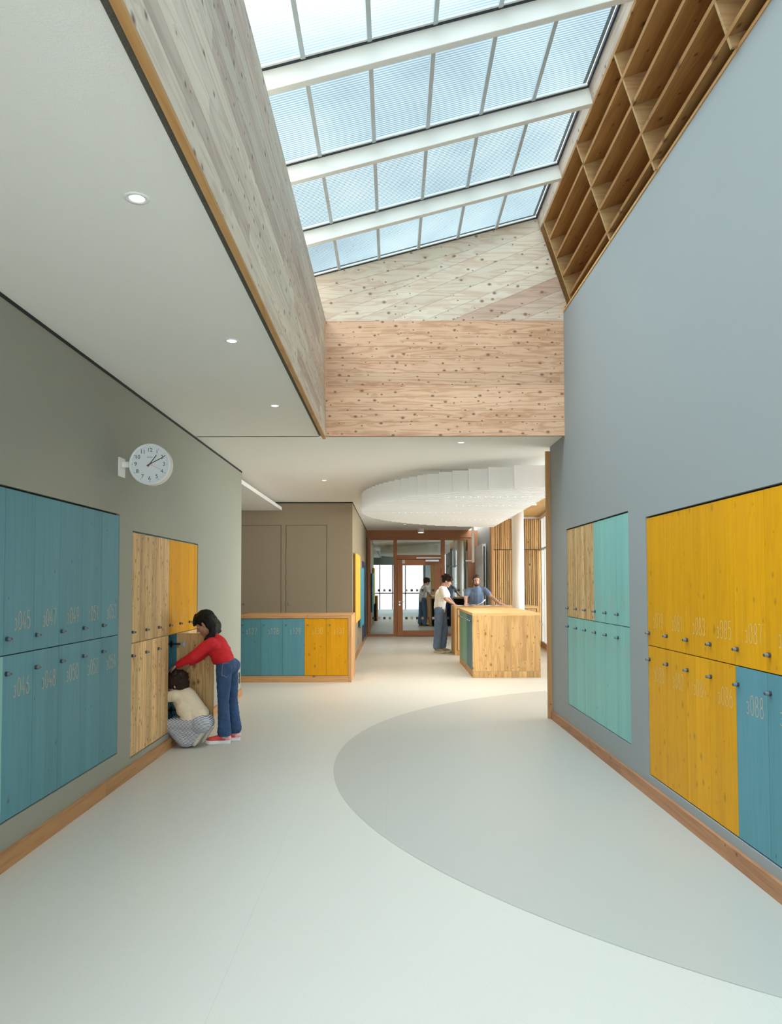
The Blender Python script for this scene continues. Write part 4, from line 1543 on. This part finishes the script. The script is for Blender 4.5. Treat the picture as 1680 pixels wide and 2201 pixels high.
def shoe(heel, toe, parent, s, upper, sole, accent=None, upv=(0, 0, 1), hgt=1.0):
    """shoe from heel to toe with its sole plane perpendicular to upv"""
    h, t = Vector(heel), Vector(toe)
    d = (t - h)
    ln = d.length
    d.normalize()
    upv = Vector(upv)
    upv = (upv - d * upv.dot(d)).normalized()
    sd = d.cross(upv)
    w = ln * 0.185
    prof = [(0.0, .62), (.03, .82), (.15, .86), (.35, .80), (.55, .90), (.72, 1.0), (.85, .92), (.95, .62), (1.0, .25)]
    th = 0.034 * s
    m = MB()
    top, bot = [], []
    ring = [(u, v) for u, v in prof] + [(u, -v) for u, v in reversed(prof)]
    for u, v in ring:
        p = h + d * (u * ln) + sd * (v * w)
        lift = upv * (0.012 * s * max(0, (u - .8) / .2) ** 2)
        bot.append(p + lift)
        top.append(p + lift + upv * th)
    n = len(ring)
    m.add(bot + top, [tuple(range(n)), tuple(range(n, 2 * n))[::-1]] + [(i, n + i, n + (i + 1) % n, (i + 1) % n) for i in range(n)])
    rt_ = m.build('sole', sole, parent, bevel=0.004)

    def q(u, v, z):
        return h + d * (u * ln) + sd * (v * w) + upv * (z * s)
    R = Matrix((d, sd, upv)).transposed()
    P = [caps(q(.16, 0, .062), .030 * s, q(.55, 0, .056), .030 * s), caps(q(.55, 0, .054), .030 * s, q(.84, 0, .046), .024 * s),
         ell(q(.74, 0, .044), Vector((ln * .23, w * .90, .024 * s)), R), ell(q(.22, 0, .058), Vector((ln * .2, w * .78, .036 * s)), R),
         caps(q(.17, 0, .055), .033 * s, q(.17, 0, .082 * hgt), .033 * s), caps(q(.32, 0, .06), .032 * s, q(.36, 0, .078 * hgt), .026 * s)]
    o_ = blob('shoe', P, upper, parent, 0.006, 3)
    if accent:
        blob('heel_patch', [ell(q(.13, 0, .056), Vector((ln * .17, w * .98, .034 * s)), R)], accent, parent, 0.006, 2)
        for k in range(4):
            u = .42 + .075 * k
            zz = .083 - .010 * k
            blob('lace', [caps(q(u, -.42, zz - .008), .004 * s, q(u + .02, .42, zz - .008), .004 * s)], M_white, parent, 0.003, 1)
    return o_


def patch(name, bv, mat, parent, grid, src_dir, off=0.003):
    """thin piece laid on a garment: grid of start points cast along src_dir"""
    vs, ok = [], True
    nr, nc = len(grid), len(grid[0])
    d = Vector(src_dir).normalized()
    for row in grid:
        for p in row:
            hit = bv.ray_cast(Vector(p) - d * 1.0, d)
            if hit[0] is None:
                return None
            vs.append(hit[0] + hit[1] * off)
    fs = [(i * nc + j, i * nc + j + 1, (i + 1) * nc + j + 1, (i + 1) * nc + j) for i in range(nr - 1) for j in range(nc - 1)]
    return MB().add(vs, fs).build(name, mat, parent, smooth=True)


SK1 = plain('skin_tan', (0.42, 0.22, 0.14), 0.5)
SK2 = plain('skin_light', (0.58, 0.34, 0.25), 0.5)
HAIR_B = plain('hair_black', (0.008, 0.007, 0.007), 0.5, bump=0.5, bscale=70, spec=0.2)
HAIR_D = plain('hair_dark_brown', (0.030, 0.017, 0.012), 0.6, spec=0.2, bump=0.6, bscale=60)
HAIR_M = plain('hair_brown', (0.040, 0.022, 0.014), 0.6, bump=0.5, bscale=90)
C_red = plain('red_jersey', (0.62, 0.010, 0.018), 0.8, bump=0.15, bscale=180)
C_denim = plain('blue_denim', (0.028, 0.072, 0.175), 0.85, var=0.55, vscale=11, bump=0.2, bscale=260)
C_denim2 = plain('faded_denim', (0.13, 0.215, 0.37), 0.85, var=0.45, vscale=8, bump=0.2, bscale=260)
C_white = plain('white_cotton', (0.88, 0.88, 0.87), 0.85)
C_blue = plain('blue_cotton', (0.145, 0.215, 0.34), 0.85)
C_cream = plain('cream_jersey', (0.74, 0.64, 0.48), 0.85)
C_stripe = stripes_mat('striped_cotton', (0.62, 0.64, 0.67), (0.10, 0.13, 0.20), 0.0125, (0.35, 0.0, 1.0))
C_stitch = plain('orange_stitching', (0.45, 0.24, 0.10), 0.8)
SH_red = plain('coral_mesh', (0.72, 0.075, 0.075), 0.7)
SH_pink = plain('pink_mesh', (0.80, 0.42, 0.45), 0.7)
SH_tan = plain('tan_suede', (0.40, 0.31, 0.19), 0.85)
SH_cream = plain('cream_leather', (0.66, 0.62, 0.50), 0.6)
M_sole = plain('white_rubber', (0.80, 0.80, 0.80), 0.6)
M_solet = plain('pale_rubber', (0.60, 0.57, 0.48), 0.7)
C_sock = plain('grey_sock', (0.35, 0.44, 0.42), 0.9)

# ---- girl in the red top, bending to the open locker
def girl():
    g = empty('person', (-1.58, 7.28, 0))
    tag(g, 'girl with long black hair in red top and jeans reaching into the open locker', 'person')
    R = frame(math.pi - 0.12, 0.50)
    hc = Vector((-1.775, 7.20, 1.130))
    hp, q = head_prims(hc, R, 0.93)
    neck = Vector((-1.715, 7.205, 1.035))
    chest = Vector((-1.675, 7.215, 0.925))
    waist = Vector((-1.610, 7.25, 0.80))
    shN, shF = Vector((-1.700, 7.105, 0.955)), Vector((-1.685, 7.325, 0.965))
    elN, wrN = Vector((-1.872, 7.085, 0.835)), Vector((-2.020, 7.14, 0.748))
    elF, wrF = Vector((-1.80, 7.36, 0.84)), Vector((-1.93, 7.30, 0.76))
    hipN, hipF = Vector((-1.595, 7.195, 0.715)), Vector((-1.570, 7.345, 0.715))
    knN, knF = Vector((-1.605, 7.215, 0.395)), Vector((-1.555, 7.375, 0.395))
    anN, anF = Vector((-1.597, 7.25, 0.085)), Vector((-1.530, 7.385, 0.085))
    body = hp + [caps(q(-.035, 0, -.06), .040, neck, .042), caps(neck, .045, chest, .065), caps(chest, .070, waist, .060), caps(waist, .060, hipN.lerp(hipF, .5), .060),
                 caps(shN, .042, shF, .042)]
    body += chain((shN, .040), (elN, .031), (wrN, .022)) + chain((shF, .040), (elF, .031), (wrF, .022))
    body += hand_prims(wrN, (-0.85, 0.15, -0.55), (-.45, -.2, .85), 0.82, 0.35, -1)
    body += hand_prims(wrF, (-0.6, 0.0, -0.7), (-.7, .2, .5), 0.82, 0.4, 1)
    body += chain((hipN, .055), (knN, .040), (anN, .032)) + chain((hipF, .055), (knF, .040), (anF, .032)) + [caps(hipN, .055, hipF, .055)]
    blob('body', body, SK1, g, 0.0065, 3)
    face_parts(q, R, 0.93, g, HAIR_B)
    # jersey: torso hull, sleeves, gathered waist
    top = [caps(neck + Vector((.012, 0, -.035)), .060, chest, .098), caps(shN + Vector((.03, .03, -.02)), .058, shF + Vector((.02, -.03, -.02)), .058),
           caps(chest, .104, waist + Vector((-.01, 0, .01)), .098), caps(waist + Vector((-.045, -.02, .0)), .070, waist + Vector((-.045, .03, .0)), .070),
           caps(Vector((-1.635, 7.21, .865)), .078, Vector((-1.63, 7.30, .865)), .078), caps(waist + Vector((.005, -.045, -.005)), .078, waist + Vector((.01, .045, -.005)), .078)]
    top += chain((shN, .058), (elN + Vector((.02, 0, 0)), .050), (wrN + Vector((.012, 0, .004)), .034)) + chain((shF, .056), (elF, .048), (wrF, .036))
    blob('jersey', top, C_red, g, 0.007, 7, 0.004, 16)
    # jeans
    jn = [caps(waist + Vector((.012, -.040, -.045)), .066, waist + Vector((.020, .040, -.045)), .066),
          caps(hipN, .078, hipF, .078), caps(hipN + Vector((.026, .0, .005)), .072, hipF + Vector((.028, 0, .005)), .072)]
    jn += chain((hipN, .078), (knN, .054), (Vector((-1.600, 7.235, .20)), .058), (Vector((-1.600, 7.245, .105)), .067))
    jn += chain((hipF, .078), (knF, .054), (Vector((-1.538, 7.385, .20)), .058), (Vector((-1.530, 7.388, .12)), .067))
    blob('jeans', jn, C_denim, g, 0.007, 4, 0.004, 18, cut=[((0, 0, .072), (0, 0, -1))])
    bv = BVH['jeans']
    gr = [[Vector((-1.590 + .080 * j / 4 - .010 * i / 5, 7.2, 0.765 - .115 * i / 5 - (.018 if i == 5 and j == 2 else 0))) for j in range(5)] for i in range(6)]
    patch('back_pocket', bv, C_denim, g, gr, (0, 1, 0), 0.004)
    for e in ([r[0] for r in gr], [r[-1] for r in gr], gr[-1], gr[0]):
        pts = []
        for p in e:
            h_ = bv.ray_cast(p - Vector((0, 1, 0)), Vector((0, 1, 0)))
            if h_[0]:
                pts.append(h_[0] + Vector((0, -.0065, 0)))
        if len(pts) > 1:
            MB().ribbon(pts, (0, -1, 0), 0.003).build('stitching', C_stitch, g)
    tg = [[Vector((-1.600 + .034 * j, 7.2, 0.790 - .010 * i)) for j in range(2)] for i in range(2)]
    patch('label_tab', bv, M_white, g, tg, (0, 1, 0), 0.006)
    for an in (anN, anF):
        blob('sock', [caps(an + Vector((0, 0, .06)), .037, an + Vector((-.005, 0, -.025)), .037)], C_sock, g, 0.006, 2)
    shoe((-1.545, 7.262, 0.0), (-1.768, 7.205, 0.0), g, 0.92, SH_red, M_sole, SH_pink)
    shoe((-1.478, 7.392, 0.0), (-1.700, 7.345, 0.0), g, 0.92, SH_red, M_sole, SH_pink)
    # long hair falling over neck and shoulder
    def hq(f, l, u):
        return q(f, l, u)
    hr = [ell(q(-.022, 0, .048), Vector((.104, .088, .090)) * .95, R), ell(q(-.055, 0, .0), Vector((.075, .086, .095)) * .95, R),
          caps(q(.045, 0, .105), .030, q(.085, 0, .060), .012)]
    for l in (-.060, -.03, 0, .03, .062):
        hr += chain((q(-.075, l, .02), .036), (q(-.085, l * 1.1, -.07), .036), (Vector((-1.700 + abs(l) * .1, 7.20 - l * 1.0, 1.035)), .034), (Vector((-1.722, 7.20 - l * 1.15, .955)), .020))
    hr += chain((q(-.035, .074, .03), .026), (q(-.052, .082, -.05), .028), (q(-.075, .086, -.12), .028), (Vector((-1.735, 7.10, .985)), .026), (Vector((-1.760, 7.09, .945)), .014))
    hr += chain((q(-.01, -.078, .03), .026), (q(-.02, -.088, -.05), .028), (q(-.06, -.09, -.12), .026))
    for l in (-.05, -.02, .02, .05):
        hr += chain((q(.055, l, .095), .016), (q(.092, l, .055), .011), (q(.098, l * 1.1, .028), .007))
    blob('hair', hr, HAIR_B, g, 0.006, 4, 0.003, 30)
    return g


girl()

# ---- child kneeling into the open locker
def kneeler():
    yc = 7.14
    g = empty('person', (-1.85, yc, 0))
    tag(g, 'child in cream top and striped trousers crouching with the head in the open locker', 'person')
    R = frame(math.pi, 0.55)
    hc = Vector((-2.030, yc, 0.565))
    hp, q = head_prims(hc, R, 0.88)
    neck = Vector((-1.985, yc, .490))
    chest = Vector((-1.945, yc, .43))
    waist = Vector((-1.835, yc, .285))
    shN, shF = Vector((-2.01, yc - .095, .475)), Vector((-2.01, yc + .095, .475))
    elN, wrN = Vector((-2.18, yc - .085, .45)), Vector((-2.30, yc - .05, .50))
    elF, wrF = Vector((-2.18, yc + .085, .45)), Vector((-2.30, yc + .06, .45))
    hN, hF = Vector((-1.785, yc - .075, .215)), Vector((-1.785, yc + .075, .215))
    kN, kF = Vector((-2.075, yc - .085, .215)), Vector((-2.075, yc + .085, .215))
    aN, aF = Vector((-1.80, yc - .085, .105)), Vector((-1.765, yc + .06, .105))
    body = hp + [caps(q(-.03, 0, -.06), .038, neck, .042), caps(neck, .045, chest, .075), caps(chest, .09, waist, .08), caps(shN, .04, shF, .04)]
    for a, e_, w_, sd in ((shN, elN, wrN, 1), (shF, elF, wrF, -1)):
        body += chain((a, .040), (e_, .030), (w_, .022)) + hand_prims(w_, (-1, 0, .3), (0, 0, 1), .8, .5, sd)
    for a, k_, n_ in ((hN, kN, aN), (hF, kF, aF)):
        body += chain((a, .055), (k_, .038), (Vector((-1.95, k_.y, .09)), .036), (n_, .028))
    body += [caps(hN, .06, hF, .06)]
    blob('body', body, SK2, g, 0.007, 3)
    face_parts(q, R, 0.90, g, HAIR_D)
    top = [caps(neck + Vector((.02, 0, -.01)), .070, chest, .112), caps(chest, .118, waist, .110), caps(shN, .055, shF, .055),
           caps(waist + Vector((.01, -.03, 0)), .100, waist + Vector((.01, .03, 0)), .100), caps(Vector((-1.93, yc - .07, .355)), .08, Vector((-1.93, yc + .07, .355)), .08),
           caps(Vector((-1.835, yc - .08, .235)), .055, Vector((-1.90, yc - .07, .29)), .07)]
    top += chain((shN, .052), (elN, .044), (wrN, .034)) + chain((shF, .052), (elF, .044), (wrF, .034))
    blob('jersey', top, C_cream, g, 0.007, 9, 0.003, 14)
    tr = [caps(hN, .092, hF, .092), caps(hN + Vector((.02, 0, -.01)), .080, hF + Vector((.02, 0, -.01)), .080)]
    for a, k_, n_ in ((hN, kN, aN), (hF, kF, aF)):
        tr += chain((a, .080), (k_ + Vector((.03, 0, -.005)), .060))
        tr += chain((k_ + Vector((.02, 0, -.02)), .052), (Vector((-1.985, k_.y, .120)), .056), (Vector((-1.925, k_.y, .066)), .060), (Vector((-1.895, k_.y, .060)), .058), (Vector((-1.835, k_.y, .105)), .052), (a + Vector((-.02, 0, -.05)), .050))
        tr += chain((Vector((-1.985, k_.y, .15)), .050), (Vector((-1.86, k_.y, .14)), .055))
    blob('trousers', tr, C_stripe, g, 0.007, 4, 0.003, 14, cut=[((0, 0, .004), (0, 0, -1))])
    shoe((-1.722, yc - .085, .170), (-1.822, yc - .085, .004), g, .85, SH_cream, M_solet, None, (-0.85, 0, .5), .9)
    shoe((-1.682, yc + .045, .170), (-1.782, yc + .045, .004), g, .85, SH_cream, M_solet, None, (-0.85, 0, .5), .9)
    hr = [ell(q(-.022, 0, .045), Vector((.108, .094, .098)) * .95, R), ell(q(-.05, 0, -.005), Vector((.085, .092, .105)) * .95, R)]
    for i in range(26):
        a = random.uniform(0, 2 * math.pi)
        v = Vector((-.040 + .065 * math.cos(a), random.uniform(-.075, .075), .03 + .075 * math.sin(a)))
        if v.x > .05 and v.z < .05:
            continue
        hr.append(caps(q(*v), .028, q(v.x - .018, v.y * 1.12, v.z + .006), .022))
    blob('hair', hr, HAIR_D, g, 0.007, 2, 0.008, 26)
    return g


kneeler()

# ---- young man in white T-shirt at the rear desk
def youth():
    g = empty('person', (1.03, 16.75, 0))
    tag(g, 'young man in white T-shirt and loose jeans leaning on the end of the rear desk', 'person')
    R = frame(-0.35, 0.42)
    hc = Vector((1.185, 16.71, 1.555))
    hp, q = head_prims(hc, R, 1.0)
    neck = Vector((1.105, 16.74, 1.45))
    chest = Vector((1.06, 16.75, 1.27))
    waist = Vector((1.02, 16.76, 1.02))
    shN, shF = Vector((1.055, 16.565, 1.385)), Vector((1.125, 16.925, 1.385))
    elN, wrN = Vector((1.135, 16.53, 1.165)), Vector((1.300, 16.56, 1.062))
    elF, wrF = Vector((1.235, 16.93, 1.165)), Vector((1.335, 16.83, 1.055))
    hN, hF = Vector((1.005, 16.68, .90)), Vector((1.055, 16.85, .90))
    kN, kF = Vector((.975, 16.66, .48)), Vector((1.115, 16.84, .48))
    aN, aF = Vector((.955, 16.64, .09)), Vector((1.085, 16.82, .09))
    body = hp + [caps(q(-.03, 0, -.07), .050, neck, .054), caps(neck, .058, chest, .095), caps(chest, .115, waist, .105), caps(shN, .05, shF, .05)]
    for a, e_, w_, sd in ((shN, elN, wrN, 1), (shF, elF, wrF, -1)):
        body += chain((a, .052), (e_, .040), (w_, .027))
    body += hand_prims(wrN, (.75, .25, -.6), (.5, -.2, .8), 1.0, .55, 1)
    body += hand_prims(wrF, (.8, -.2, -.35), (.3, 0, .9), 1.0, .4, -1)
    for a, k_, n_ in ((hN, kN, aN), (hF, kF, aF)):
        body += chain((a, .095), (k_, .060), (n_, .042))
    blob('body', body, SK2, g, 0.0075, 3)
    face_parts(q, R, 1.0, g, HAIR_D)
    top = [caps(neck + Vector((0, 0, -.05)), .070, chest, .130), caps(shN + Vector((0, .02, -.01)), .070, shF + Vector((0, -.02, -.01)), .070),
           caps(chest, .135, waist, .125), caps(chest + Vector((-.01, -.06, 0)), .125, waist + Vector((-.015, -.05, -.03)), .120), caps(chest + Vector((-.01, .06, 0)), .125, waist + Vector((-.01, .05, -.03)), .120),
           caps(waist + Vector((0, -.06, -.08)), .118, waist + Vector((0, .06, -.08)), .118)]
    for a, e_ in ((shN, elN), (shF, elF)):
        top += [caps(a, .072, a.lerp(e_, .62), .072)]
    blob('t_shirt', top, C_white, g, 0.009, 4, 0.006, 9)
    jn = [caps(hN + Vector((0, 0, .03)), .115, hF + Vector((0, 0, .03)), .115)]
    for a, k_, n_ in ((hN, kN, aN), (hF, kF, aF)):
        jn += chain((a, .112), (k_, .088), (n_ + Vector((-.01, 0, .05)), .088))
    blob('jeans', jn, C_denim2, g, 0.009, 4, 0.006, 12, cut=[((0, 0, .068), (0, 0, -1))])
    shoe((.90, 16.68, 0), (1.10, 16.46, 0), g, 1.05, SH_tan, M_solet, None)
    shoe((1.03, 16.84, 0), (1.25, 16.64, 0), g, 1.05, SH_tan, M_solet, None)
    hr = [ell(q(-.022, 0, .062), Vector((.118, .102, .096)), R), ell(q(-.055, 0, .01), Vector((.078, .088, .085)), R)]
    for i in range(34):
        a, f = random.uniform(-.6, math.pi + .3), random.uniform(-1, 1)
        v = Vector((-.02 + .095 * math.cos(a), .082 * f, .06 + .075 * math.sin(a)))
        if v.x > .05 and v.z < .06:
            continue
        hr.append(caps(q(*v), .026, q(v.x + random.uniform(-.03, .03), v.y * 1.15, v.z + random.uniform(0, .02)), .018))
    blob('hair', hr, HAIR_D, g, 0.008, 2, 0.006, 22)
    return g


youth()

# ---- man in blue T-shirt behind the rear desk
def man():
    g = empty('person', (1.89, 17.35, 0))
    tag(g, 'bearded man in blue T-shirt leaning on the rear desk with both arms', 'person')
    R = frame(-math.pi / 2, 0.10)
    hc = Vector((1.880, 17.26, 1.568))
    hp, q = head_prims(hc, R, 1.02)
    neck = Vector((1.885, 17.30, 1.435))
    chest = Vector((1.885, 17.33, 1.25))
    waist = Vector((1.890, 17.40, .98))
    shL, shR = Vector((1.705, 17.32, 1.365)), Vector((2.065, 17.32, 1.375))
    elL, wrL = Vector((1.635, 17.24, 1.185)), Vector((1.612, 16.96, 1.058))
    elR, wrR = Vector((2.215, 17.22, 1.195)), Vector((2.365, 16.95, 1.056))
    hL_, hR_ = Vector((1.80, 17.45, .90)), Vector((1.98, 17.45, .90))
    kL, kR = Vector((1.78, 17.48, .48)), Vector((2.00, 17.46, .48))
    aL, aR = Vector((1.77, 17.56, .09)), Vector((2.01, 17.54, .09))
    body = hp + [caps(q(-.03, 0, -.07), .056, neck, .060), caps(neck, .062, chest, .10), caps(chest, .10, waist, .095), caps(shL + Vector((.04, 0, -.02)), .040, shR + Vector((-.04, 0, -.02)), .040)]
    for a, e_, w_ in ((shL, elL, wrL), (shR, elR, wrR)):
        body += chain((a + Vector((0, 0, -.02)), .044), (e_, .042), (w_, .030))
    body += hand_prims(wrL, (-.1, -1, -.12), (0, -.1, 1), 1.0, .18, -1)
    body += hand_prims(wrR, (.6, -.75, -.12), (0, -.1, 1), 1.0, .12, 1)
    for a, k_, n_ in ((hL_, kL, aL), (hR_, kR, aR)):
        body += chain((a, .10), (k_, .062), (n_, .044))
    blob('body', body, SK2, g, 0.0075, 3)
    face_parts(q, R, 1.02, g, HAIR_M)
    top = [caps(neck + Vector((0, .01, -.06)), .074, chest, .125), caps(shL + Vector((.03, 0, -.015)), .058, shR + Vector((-.03, 0, -.015)), .058),
           caps(chest, .138, waist, .128), caps(chest + Vector((0, -.02, .09)), .115, chest, .135), caps(chest + Vector((-.07, 0, 0)), .115, waist + Vector((-.05, 0, -.02)), .108), caps(chest + Vector((.07, 0, 0)), .115, waist + Vector((.05, 0, -.02)), .108),
           caps(waist + Vector((-.06, 0, -.06)), .10, waist + Vector((.06, 0, -.06)), .10)]
    for a, e_ in ((shL, elL), (shR, elR)):
        top += [caps(a + Vector((0, 0, -.012)), .064, a.lerp(e_, .60), .064)]
    blob('t_shirt', top, C_blue, g, 0.009, 4, 0.005, 10)
    jn = [caps(hL_, .108, hR_, .108)]
    for a, k_, n_ in ((hL_, kL, aL), (hR_, kR, aR)):
        jn += chain((a, .108), (k_, .080), (n_, .070))
    blob('trousers', jn, C_denim, g, 0.010, 4)
    shoe((1.76, 17.62, 0), (1.75, 17.36, 0), g, 1.1, SH_tan, M_solet)
    shoe((2.02, 17.60, 0), (2.03, 17.34, 0), g, 1.1, SH_tan, M_solet)
    hr = [ell(q(-.018, 0, .056), Vector((.096, .083, .090)), R), ell(q(-.050, 0, .0), Vector((.062, .080, .078)), R),
          caps(q(.02, .068, .03), .012, q(.005, .074, -.02), .008), caps(q(.02, -.068, .03), .012, q(.005, -.074, -.02), .008)]
    blob('hair', hr, HAIR_M, g, 0.006, 3, 0.002, 40)
    br = [caps(q(.082, -.030, -.084), .010, q(.088, 0, -.090), .014), caps(q(.082, .030, -.084), .010, q(.088, 0, -.090), .014),
          caps(q(.076, 0, -.105), .022, q(.070, 0, -.112), .020)]
    for l in (-1, 1):
        br += chain((q(.070, l * .028, -.105), .017), (q(.045, l * .050, -.085), .014), (q(.020, l * .060, -.05), .009), (q(.008, l * .068, -.01), .006))
        br += [caps(q(.093, l * .004, -.055), .006, q(.082, l * .028, -.064), .006)]
    blob('beard', br, HAIR_M, g, 0.004, 2)
    return g


man()

bpy.data.scenes.remove(SCRATCH)
